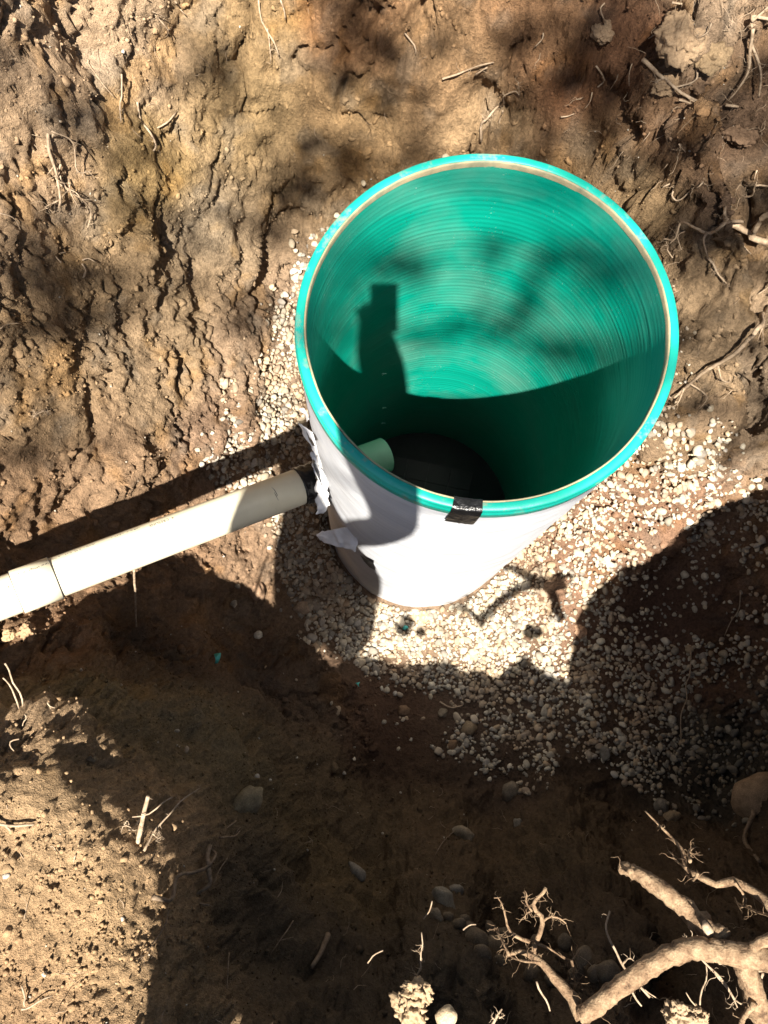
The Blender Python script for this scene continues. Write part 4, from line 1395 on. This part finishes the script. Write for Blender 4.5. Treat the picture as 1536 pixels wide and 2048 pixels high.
root('short thin root on reddish soil right of basin top', [([(1192, 186), (1180, 200), (1168, 212)], 3, 2)], 'root', lift=.012)
root('small pale root splinter on the upper right wall', [([(1124, 230), (1136, 228), (1148, 222)], 5, 2)], 'root_pale', lift=.012)
root('thin root dangling above right basin rim', [([(1367, 282), (1358, 302), (1345, 318), (1338, 340)], 5, 3), ([(1367, 284), (1368, 316)], 3, 2)], 'root_pale', lift=.015, hairs=6)
root('v shaped pale root on the bank right of basin', [([(1329, 367), (1345, 373), (1354, 388), (1364, 396), (1385, 385), (1402, 370), (1414, 358)], 5, 4)], 'root_pale', lift=.015, hairs=8)
root('slender root slanting to the right edge above the clawed root', [([(1540, 364), (1510, 360), (1490, 380), (1468, 390), (1450, 410), (1442, 440)], 5, 8), ([(1510, 358), (1512, 352)], 4, 2)], 'root', lift=.025, hairs=4)
root('clawed root with drooping fingers beside the basin rim', [([(1478, 434), (1455, 440), (1430, 450), (1405, 448), (1385, 452), (1365, 470), (1346, 480)], 10, 4), ([(1412, 452), (1408, 475), (1410, 505)], 8, 4), ([(1365, 470), (1352, 488), (1358, 500)], 5, 3), ([(1385, 455), (1376, 475), (1382, 492)], 4, 2), ([(1440, 446), (1444, 430), (1445, 420)], 7, 5)],
     'root', lift=.035, hairs=14)
root('broken orange root stub at the right edge', [([(1478, 443), (1492, 458), (1510, 466), (1545, 472)], 14, 16)], 'root', lift=.03, sides=9, rough=.3)
root('bright curved root at the right edge above the stub', [([(1545, 420), (1530, 432), (1518, 452)], 14, 14)], 'root', lift=.04, sides=8)
root('pale fringed rootlet below the clawed root', [([(1412, 510), (1425, 525), (1440, 545), (1462, 568)], 7, 4)], 'root_pale', lift=.012, hairs=20, hair_len=.03)
root('long root running down the right bank to the rim', [([(1545, 600), (1525, 620), (1505, 642), (1480, 668), (1452, 700), (1425, 728), (1400, 748), (1375, 770), (1345, 782)], 14, 6), ([(1430, 730), (1424, 752), (1440, 762), (1455, 770), (1460, 785), (1440, 792)], 7, 3), ([(1392, 755), (1398, 785), (1394, 802)], 6, 3), ([(1372, 772), (1360, 800), (1340, 800)], 6, 3), ([(1520, 625), (1532, 650), (1540, 690)], 6, 3), ([(1510, 640), (1500, 670)], 5, 2)],
     'root', lift=.03, hairs=14, hair_len=.06)
root('thin root bits at the right edge above the long root', [([(1545, 560), (1530, 572), (1520, 590)], 5, 3), ([(1480, 480), (1490, 492), (1505, 505)], 4, 2)], 'root_pale', lift=.015)
root('short root tips low on the right bank', [([(1515, 335), (1508, 350), (1500, 362)], 4, 2)], 'root_pale', lift=.015)
# upper left bank
root('thick hanging root of the bundle at upper left', [([(95, 250), (100, 290), (104, 330), (108, 385), (104, 425)], 9, 6), ([(104, 320), (122, 350), (140, 380), (152, 400)], 5, 3), ([(106, 395), (92, 405), (80, 420)], 5, 3)], 'root', lift=.03, hairs=20, hair_len=.09)
root('slender root of the upper left bundle bending right', [([(98, 255), (125, 285), (145, 330), (172, 345)], 5, 3)], 'root_pale', lift=.035, hairs=6)
root('long root of the upper left bundle reaching lowest', [([(102, 262), (120, 310), (138, 360), (150, 392), (162, 420), (166, 448)], 6, 4), ([(120, 365), (138, 388), (150, 405)], 5, 3)], 'root_pale', lift=.03, hairs=8)
root('thin straight root left of the upper left bundle', [([(92, 285), (98, 320), (90, 350)], 4, 2)], 'root', lift=.02)
root('pale short root right of the upper left bundle', [([(240, 150), (238, 185), (236, 215), (238, 240)], 5, 4)], 'root_pale', lift=.02, hairs=6)
root('slanted root in the middle of the upper left wall', [([(268, 200), (282, 235), (292, 265), (302, 290), (298, 305)], 6, 5), ([(345, 222), (330, 245), (312, 270), (300, 285)], 5, 4)], 'root_pale', lift=.015, hairs=8)
root('fine root fan at the top edge left', [([(285, -5), (305, 22), (322, 40), (330, 58)], 4, 3), ([(300, 15), (325, 30)], 3, 2)], 'root_pale', lift=.02, hairs=8)
root('short pale root tip at the top edge left', [([(340, 2), (352, 15), (365, 22)], 4, 3)], 'root_pale', lift=.02)
root('long thin root hanging from the top edge above basin left', [([(526, -5), (530, 40), (545, 80), (556, 108)], 5, 4), ([(533, 60), (535, 95), (540, 122)], 3, 2)], 'root_pale', lift=.02, hairs=6)
root('short root beside the long one at the top edge', [([(565, -5), (570, 15), (574, 32)], 5, 3)], 'root_pale', lift=.02)
root('thin curved root in the left wall shade', [([(115, 525), (118, 508), (128, 502)], 4, 3)], 'root_pale', lift=.012)
root('little claw root on the left wall', [([(160, 556), (165, 540), (158, 525)], 6, 4), ([(160, 522), (172, 520), (185, 526)], 4, 3)], 'root_pale', lift=.015)
root('thin root at the far left edge', [([(-5, 425), (20, 440), (45, 462)], 4, 2)], 'root', lift=.012)
root('white tangle of rootlets low on the left wall', [([(62, 838), (70, 826), (82, 820), (90, 828)], 5, 3), ([(70, 828), (60, 815)], 4, 2)], 'root_pale', lift=.015, hairs=18, hair_len=.035)
root('small pale root in shade at far left', [([(-5, 655), (12, 650), (35, 648)], 4, 2)], 'root_pale', lift=.012)
root('fine root slanting in the left wall', [([(175, 130), (205, 165), (228, 195)], 3, 2)], 'root', lift=.012)

# hair fine roots sticking out of the banks
pr3 = (1.2 * sstep(1050, 1350, gu) * sstep(520, 250, gv) + .7 * sstep(1330, 1450, gu) * sstep(850, 600, gv) + .35 * sstep(560, 200, gu) * sstep(520, 200, gv)
       + .4 * sstep(1500, 1800, gv) + .25 * sstep(350, 50, gv)) * vis * (sstep(-.1, .4, fbm(P0, 5, 2, 441)) + .1)
hk = rng.choice(len(G), 520, p=pr3 / pr3.sum())
Vs, Fs, k0 = [], [], 0
for q_, i_ in enumerate(hk):
    p = G[i_].copy() - GN[i_] * .004
    d = GN[i_] * .7 + rng.normal(0, .6, 3) + np.array([0, -.1, -.45])
    d /= np.linalg.norm(d)
    L_ = rng.uniform(.02, .085)
    pts_ = [p]
    for s_ in range(6):
        d = d + rng.normal(0, .38, 3) + np.array([0, 0, -.08])
        d /= np.linalg.norm(d)
        p = p + d * L_ / 6
        pts_.append(p)
    V, Fq = tube(np.array(pts_), np.linspace(rng.uniform(.0006, .0012), .0003, 7), 4, .1, int(q_))
    Vs.append(V)
    Fs += [tuple(a + k0 for a in f) for f in Fq]
    k0 += len(V)
hairs_o = add('hair_roots', np.vstack(Vs), Fs, M['root_thin'])
hairs_o['kind'] = 'stuff'
hairs_o['label'] = 'hair fine roots sticking out of the cut soil banks'
hairs_o['category'] = 'roots'

# ------------------------------------------------------------------ scraps of plastic
def scrap(label, u, v, rp, lift, seed):
    p = hit(u, v, lift)
    r = rp * np.linalg.norm(p - np.array([0, 0, CAMZ])) / F
    g = np.random.default_rng(seed)
    rows = [[p + np.array([(i - 1) * r * .8 + g.normal(0, r * .25), (j - 1) * r * .8 + g.normal(0, r * .25), g.uniform(0, r * .7)]) for i in range(3)] for j in range(3)]
    A = np.array(rows)
    o = add('plastic_scrap', A.reshape(-1, 3), grid_faces(3, 3), M['teal_scrap'], None, False, None, p)
    md = o.modifiers.new('thickness', 'SOLIDIFY')
    md.thickness = .0015
    tag(o, label, 'scrap')


scrap('crumpled teal plastic scrap in the dark at left floor', 430, 1320, 11, .01, 3)
scrap('tiny teal chip on the gravel under the basin foot', 810, 1254, 5, .008, 4)
scrap('teal speck of plastic on dark soil left of the gravel', 712, 1370, 5, .008, 5)


def tank_in(u, v, r):
    d = ray(u, v)
    for t_ in np.linspace(1.5, 4, 8000):
        P = d * t_ + np.array([0, 0, CAMZ])
        h = RIMZ - P[2]
        if h < 0:
            continue
        if math.hypot(P[0] - TCX - TX * h, P[1] - TCY - TY * h) > r:
            return P
    return P


M['shaving'] = plain_mat('shaving', (.35, .55, .48), (.55, .7, .62), 100, .5)
for u, v, lab in ((769, 747, 'topmost pale shaving stuck to the inside of the basin'), (769, 815, 'middle pale shaving stuck inside the basin above the pipe end'), (767, 846, 'lowest pale shaving inside the basin nearest the pipe end')):
    p = tank_in(u, v, RI - .006)
    Vs, Fs = [], []
    for a_ in (.4, 2.2, 3.6):
        V, Fq = tube(np.array([p, p + .005 * np.array([math.cos(a_), -.3, math.sin(a_)]), p + .011 * np.array([math.cos(a_ + .4), -.4, math.sin(a_ + .4)])]), [.0016, .0018, .0008], 5)
        Fs += [tuple(q + len(Vs) for q in f) for f in Fq]
        Vs += list(V)
    o = add('plastic_shaving', np.array(Vs), Fs, M['shaving'], None, True, None, p)
    tag(o, lab, 'shaving')

# ------------------------------------------------------------------ outside the frame: what throws the shadows
# spoil heap beside the pit
g = np.random.default_rng(3)
HC = np.array([1.80, -1.12])
nr_, na_ = 60, 120
V = []
for i in range(nr_):
    f = i / (nr_ - 1)
    for j in range(na_):
        a = 2 * math.pi * j / na_
        rad = f * 1.12
        V.append((HC[0] + rad * math.cos(a), HC[1] + rad * .8 * math.sin(a), 2.0 + 1.75 * max(0, 1 - f ** 1.45)))
V = np.array(V)
V += .05 * np.stack([fbm(V, 13, 3, 831), fbm(V, 13, 3, 841), fbm(V, 13, 3, 851)], -1)
V += .17 * np.stack([fbm(V, 3.5, 4, 801), fbm(V, 3.5, 4, 811), fbm(V, 3.5, 4, 821)], -1) * np.linspace(1, .3, nr_).repeat(na_)[:, None]
heap = add('spoil_heap', V, grid_faces(nr_, na_, True), M['crumb'], None, True, np.full((len(V), 3), .2) * np.array([1.2, .85, .55]), (HC[0], HC[1], 2.0))
tag(heap, 'heap of dug out brown soil beside the right end of the pit', 'soil heap')

# the photographer, seen in the photograph only as a shadow
J = {'pelvis': ((-.27, -.80, 2.92), .185), 'waist': ((-.27, -.76, 3.10), .175), 'chest': ((-.27, -.68, 3.27), .175), 'neck': ((-.275, -.60, 3.44), .062),
     'head': ((-.285, -.53, 3.56), .085), 'crown': ((-.29, -.51, 3.66), .092), 'top': ((-.29, -.52, 3.735), .06),
     'shl': ((-.40, -.60, 3.375), .072), 'ell': ((-.42, -.66, 3.10), .06), 'wrl': ((-.35, -.54, 2.94), .045), 'hal': ((-.32, -.48, 2.92), .04),
     'shr': ((-.15, -.72, 3.26), .062), 'elr': ((.0, -.47, 3.18), .058), 'wrr': ((-.045, -.25, 3.36), .088), 'har': ((-.068, -.14, 3.455), .115),
     'hil': ((-.35, -.81, 2.84), .16), 'knl': ((-.355, -.78, 2.46), .15), 'anl': ((-.36, -.86, 2.12), .12), 'tol': ((-.38, -.72, 2.05), .042),
     'hir': ((-.19, -.82, 2.84), .16), 'knr': ((-.19, -.80, 2.46), .15), 'anr': ((-.19, -.88, 2.12), .12), 'tor': ((-.17, -.77, 2.05), .042)}
names = list(J)
ED = [('pelvis', 'waist'), ('waist', 'chest'), ('chest', 'neck'), ('neck', 'head'), ('head', 'crown'), ('crown', 'top'), ('chest', 'shl'), ('shl', 'ell'), ('ell', 'wrl'), ('wrl', 'hal'),
      ('chest', 'shr'), ('shr', 'elr'), ('elr', 'wrr'), ('wrr', 'har'), ('pelvis', 'hil'), ('hil', 'knl'), ('knl', 'anl'), ('anl', 'tol'), ('pelvis', 'hir'), ('hir', 'knr'), ('knr', 'anr'), ('anr', 'tor')]
extra, eedges = [], []
for hand, sgn, tipdir in (('har', 1, np.array([0, .06, .03])), ('hal', -1, np.array([.02, .05, -.05]))):
    hp_ = np.array(J[hand][0])
    for k in range(5):
        off = np.array([(k - 2) * .017 * sgn, .02, .0])
        ln = [.75, .95, 1.05, 1.0, .8][k]
        p1 = hp_ + off * .8 + tipdir * .35 * ln
        p2 = hp_ + off + tipdir * ln + np.array([0, 0, .012])
        extra += [(p1, .0105), (p2, .009)]
        n0 = len(names) + len(extra) - 2
        eedges += [(names.index(hand), n0), (n0, n0 + 1)]
me = bpy.data.meshes.new('person')
po = np.array(J['anl'][0])
po[2] = 2.03
me.from_pydata([tuple(np.array(J[k][0]) - po) for k in names] + [tuple(e[0] - po) for e in extra],
               [(names.index(a), names.index(b_)) for a, b_ in ED] + eedges, [])
person = bpy.data.objects.new('person', me)
COL.objects.link(person)
person.location = tuple(po)
md = person.modifiers.new('skin', 'SKIN')
md.use_smooth_shade = True
rads = [J[k][1] for k in names] + [e[1] for e in extra]
for i, r_ in enumerate(rads):
    me.skin_vertices[0].data[i].radius = (r_, r_ * (.72 if i in (1, 2) else 1))
    me.skin_vertices[0].data[i].use_root = (i == 0)
md = person.modifiers.new('round', 'SUBSURF')
md.levels = md.render_levels = 2
m, t, b = new_mat('person_cloth')
c_ = t.nodes.new('ShaderNodeTexCoord')
sx = t.nodes.new('ShaderNodeSeparateXYZ')
t.links.new(c_.outputs['Object'], sx.inputs[0])
mp = t.nodes.new('ShaderNodeMath')
mp.operation = 'DIVIDE'
mp.inputs[1].default_value = 1.8
t.links.new(sx.outputs['Z'], mp.inputs[0])
rp_ = ramp_node(t, mp.outputs[0], [(0, (.03, .025, .02)), (.05, (.04, .06, .12)), (.5, (.05, .05, .055)), (.80, (.35, .2, .13)), (.91, (.05, .03, .02))])
rp_.color_ramp.interpolation = 'CONSTANT'
t.links.new(rp_.outputs[0], b.inputs['Base Color'])
b.inputs['Roughness'].default_value = .85
me.materials.append(m)
tag(person, 'person in dark jacket and jeans leaning over the pit with one arm raised', 'person')

# the phone in the raised hand; its lens is where the picture is taken from
pc_ = np.array([0, 0, CAMZ])
ez = np.array([0, -SA, CA])
ey = np.array([0, CA, SA])
ex = np.array([1.0, 0, 0])
V, Fq = box(pc_ + ez * .0105 - ey * .055 - ex * .034, ex * .036, ey * .070, ez * .004)
M['phone'] = plain_mat('phone', (.01, .01, .012), (.02, .02, .022), 20, .3)
M['phone_glass'] = plain_mat('phone_glass', (.004, .004, .005), (.006, .006, .007), 20, .1)
phone = thing('smartphone', pc_ + ez * .0105 - ey * .055 - ex * .034)
add('case', V, Fq, M['phone'], phone, False)
V, Fq = box(pc_ + ez * .0150 - ey * .055 - ex * .034, ex * .033, ey * .066, ez * .0004)
add('screen', V, Fq, M['phone_glass'], phone, False)
tag(phone, 'dark smartphone held over the pit in the raised hand', 'phone')

# tree behind the camera; its crown breaks the light on the far bank
M['bark'] = plain_mat('bark', (.05, .035, .025), (.14, .10, .07), 12, .95, 1.0, .02, (1, 1, .25))
M['leaf'] = plain_mat('leaf', (.03, .07, .015), (.07, .12, .03), 3, .6)
S3 = np.array(SDIR)
shade = [  # photo pixel, radius in pixels, leaf cover
    (400, 110, 55, .8), (430, 180, 50, .75), (560, 300, 60, .8), (600, 400, 85, 1.0), (650, 350, 70, .9), (740, 330, 70, .85), (830, 290, 60, .8), (690, 40, 80, .9), (760, 90, 75, .8),
    (760, 200, 60, .6), (640, 180, 50, .5), (180, 200, 45, .5), (230, 300, 45, .6), (280, 400, 50, .6), (330, 500, 55, .6), (60, 480, 70, .7), (120, 560, 80, .75), (60, 640, 80, .7), (200, 640, 70, .6),
    (40, 130, 60, .5), (420, 560, 60, .45), (250, 560, 50, .5), (500, 450, 60, .55), (880, 60, 60, .6), (1040, 90, 80, .7), (1120, 180, 90, .8), (1020, 300, 60, .8), (1090, 310, 55, .7), (1200, 60, 90, .8),
    (1250, 180, 90, .7), (1300, 60, 60, .5), (1300, 300, 70, .55), (1430, 280, 80, .7), (1500, 180, 70, .7), (1450, 420, 90, .9), (1530, 420, 80, .9), (1350, 480, 60, .6), (1500, 560, 50, .5), (1420, 640, 70, .6), (1500, 700, 60, .5),
    (1400, 800, 70, .55), (1500, 830, 70, .7), (1470, 900, 60, .7), (560, 480, 50, .6), (100, 900, 60, .4), (20, 780, 60, .5), (500, 620, 50, .35),
]
in_shade = [(700, 470, 80, .6), (830, 560, 55, .55), (1180, 480, 75, .6), (1080, 560, 55, .6), (1000, 640, 50, .6), (1260, 560, 60, .6), (860, 680, 45, .5), (1150, 680, 50, .45), (640, 560, 60, .5), (1000, 500, 40, .3), (1120, 330, 60, .3)]
g = np.random.default_rng(21)
LV, LF, clumps = [], [], []


def leaf(p, d, n_, L, W):
    k = len(LV)
    s_ = np.cross(d, n_)
    s_ /= np.linalg.norm(s_) + 1e-9
    LV.extend([p, p + d * L * .5 + s_ * W * .5, p + d * L, p + d * L * .5 - s_ * W * .5])
    LF.append((k, k + 1, k + 2, k + 3))


def clump(c, r, cover):
    clumps.append(c)
    L, W = .11, .05
    n_l = int(cover * 3.2 * math.pi * r * r / (L * W * .5 * .5)) + 6
    for q in range(min(n_l, 260)):
        d = g.normal(size=3)
        d /= np.linalg.norm(d)
        p = c + g.normal(size=3) * r * .55
        leaf(p, d, g.normal(size=3), L * g.uniform(.7, 1.2), W)


for lst, inside in ((shade, False), (in_shade, True)):
    for u, v, rp, cv in lst:
        P = tank_in(u, v, RI - .01) if inside else hit(u, v)
        r = rp * np.linalg.norm(P - np.array([0, 0, CAMZ])) / F
        clump(P - S3 * g.uniform(8.0, 11.0), r * .72, cv * (.34 if not inside else .30))
for q in range(46):                                      # the rest of the crown, clear of the light that reaches the pit
    a = g.uniform(0, 2 * math.pi)
    c = np.array([g.normal(4.6, 1.5), g.normal(-4.6, 1.3), g.normal(10.4, 1.2)])
    if -2.4 < c[0] < 2.6 and c[1] + (c[2] - 2) / 1.99 < 2.8 and c[1] + c[2] / 1.99 > -1.6:
        continue
    clump(c, g.uniform(.25, .5), .5)
tree = thing('tree', (4.9, -5.2, 2.05))
tp = catmull([(4.9, -5.2, 1.9), (4.8, -5.0, 4.5), (4.7, -4.7, 7.0), (4.4, -4.3, 9.0), (4.0, -4.0, 10.6)], 40)
V, Fq = tube(tp, np.linspace(.24, .06, 40), 12, .12, 3)
add('trunk', V, Fq, M['bark'], tree)
for k in range(9):
    st_ = tp[g.integers(28, 39)]
    en = clumps[g.integers(0, len(shade))]
    mid = (st_ + en) / 2 + g.normal(size=3) * .2 + np.array([0, 0, .4])
    V, Fq = tube(catmull([st_, mid, en], 18), np.linspace(.05, .006, 18), 6, .1, k)
    add('limb', V, Fq, M['bark'], tree)
cw = add('crown', np.array(LV), LF, M['leaf'], tree, False)
cw['kind'] = 'stuff'
tag(tree, 'tall leafy tree behind the camera throwing dappled shade on the far bank', 'tree')
# unseen trees around the clearing, added to block skylight and deepen the shade
for k, (x, y, zc, rc, lab) in enumerate([(.2, 5.2, 8.0, 3.3, 'broad leafy tree added beyond the far bank of the pit'), (5.2, 2.6, 7.6, 3.0, 'leafy tree added to the right beyond the pit'), (-5.2, 2.4, 7.8, 3.1, 'leafy tree added to the left beyond the pit'),
                                         (-5.6, -3.2, 7.2, 2.8, 'leafy tree added to the left behind the camera'), (1.0, 2.4, 11.5, 2.6, 'tallest added tree leaning over the pit from the far side'),
                                         (4.6, -1.6, 7.0, 2.4, 'leafy tree added close on the right of the pit'), (-4.4, -.6, 7.4, 2.3, 'leafy tree added close on the left of the pit'), (-1.6, -8.2, 6.6, 3.2, 'wide low tree added far behind the camera'),
                                         (-1.8, 4.4, 5.6, 2.4, 'low leafy tree added at the far left beyond the pit'), (3.0, 4.6, 5.6, 2.4, 'low leafy tree added at the far right beyond the pit')]):
    tr = thing('tree', (x, y + (1.2 if k == 4 else 0), 2.05))
    bx_, by_ = x, y + (1.2 if k == 4 else 0)
    tp = catmull([(bx_, by_, 1.9), (bx_ + .2, by_ - .1, zc * .5), (x, y, zc + rc * .4)], 26)
    V, Fq = tube(tp, np.linspace(.24, .04, 26), 10, .12, 30 + k)
    add('trunk', V, Fq, M['bark'], tr)
    LV, LF = [], []
    for q in range(75):
        d = g.normal(size=3)
        d /= np.linalg.norm(d)
        cc_ = np.array([x, y, zc]) + d * rc * np.array([1, 1, .8]) * g.uniform(.35, 1.0)
        for l_ in range(38):
            dd = g.normal(size=3)
            dd /= np.linalg.norm(dd)
            leaf(cc_ + g.normal(size=3) * rc * .15, dd, g.normal(size=3), g.uniform(.22, .4), .17)
    cw = add('crown', np.array(LV), LF, M['leaf'], tr, False)
    cw['kind'] = 'stuff'
    tag(tr, lab, 'tree')

for o in bpy.data.objects:
    if '_at' in o.keys():
        del o['_at']
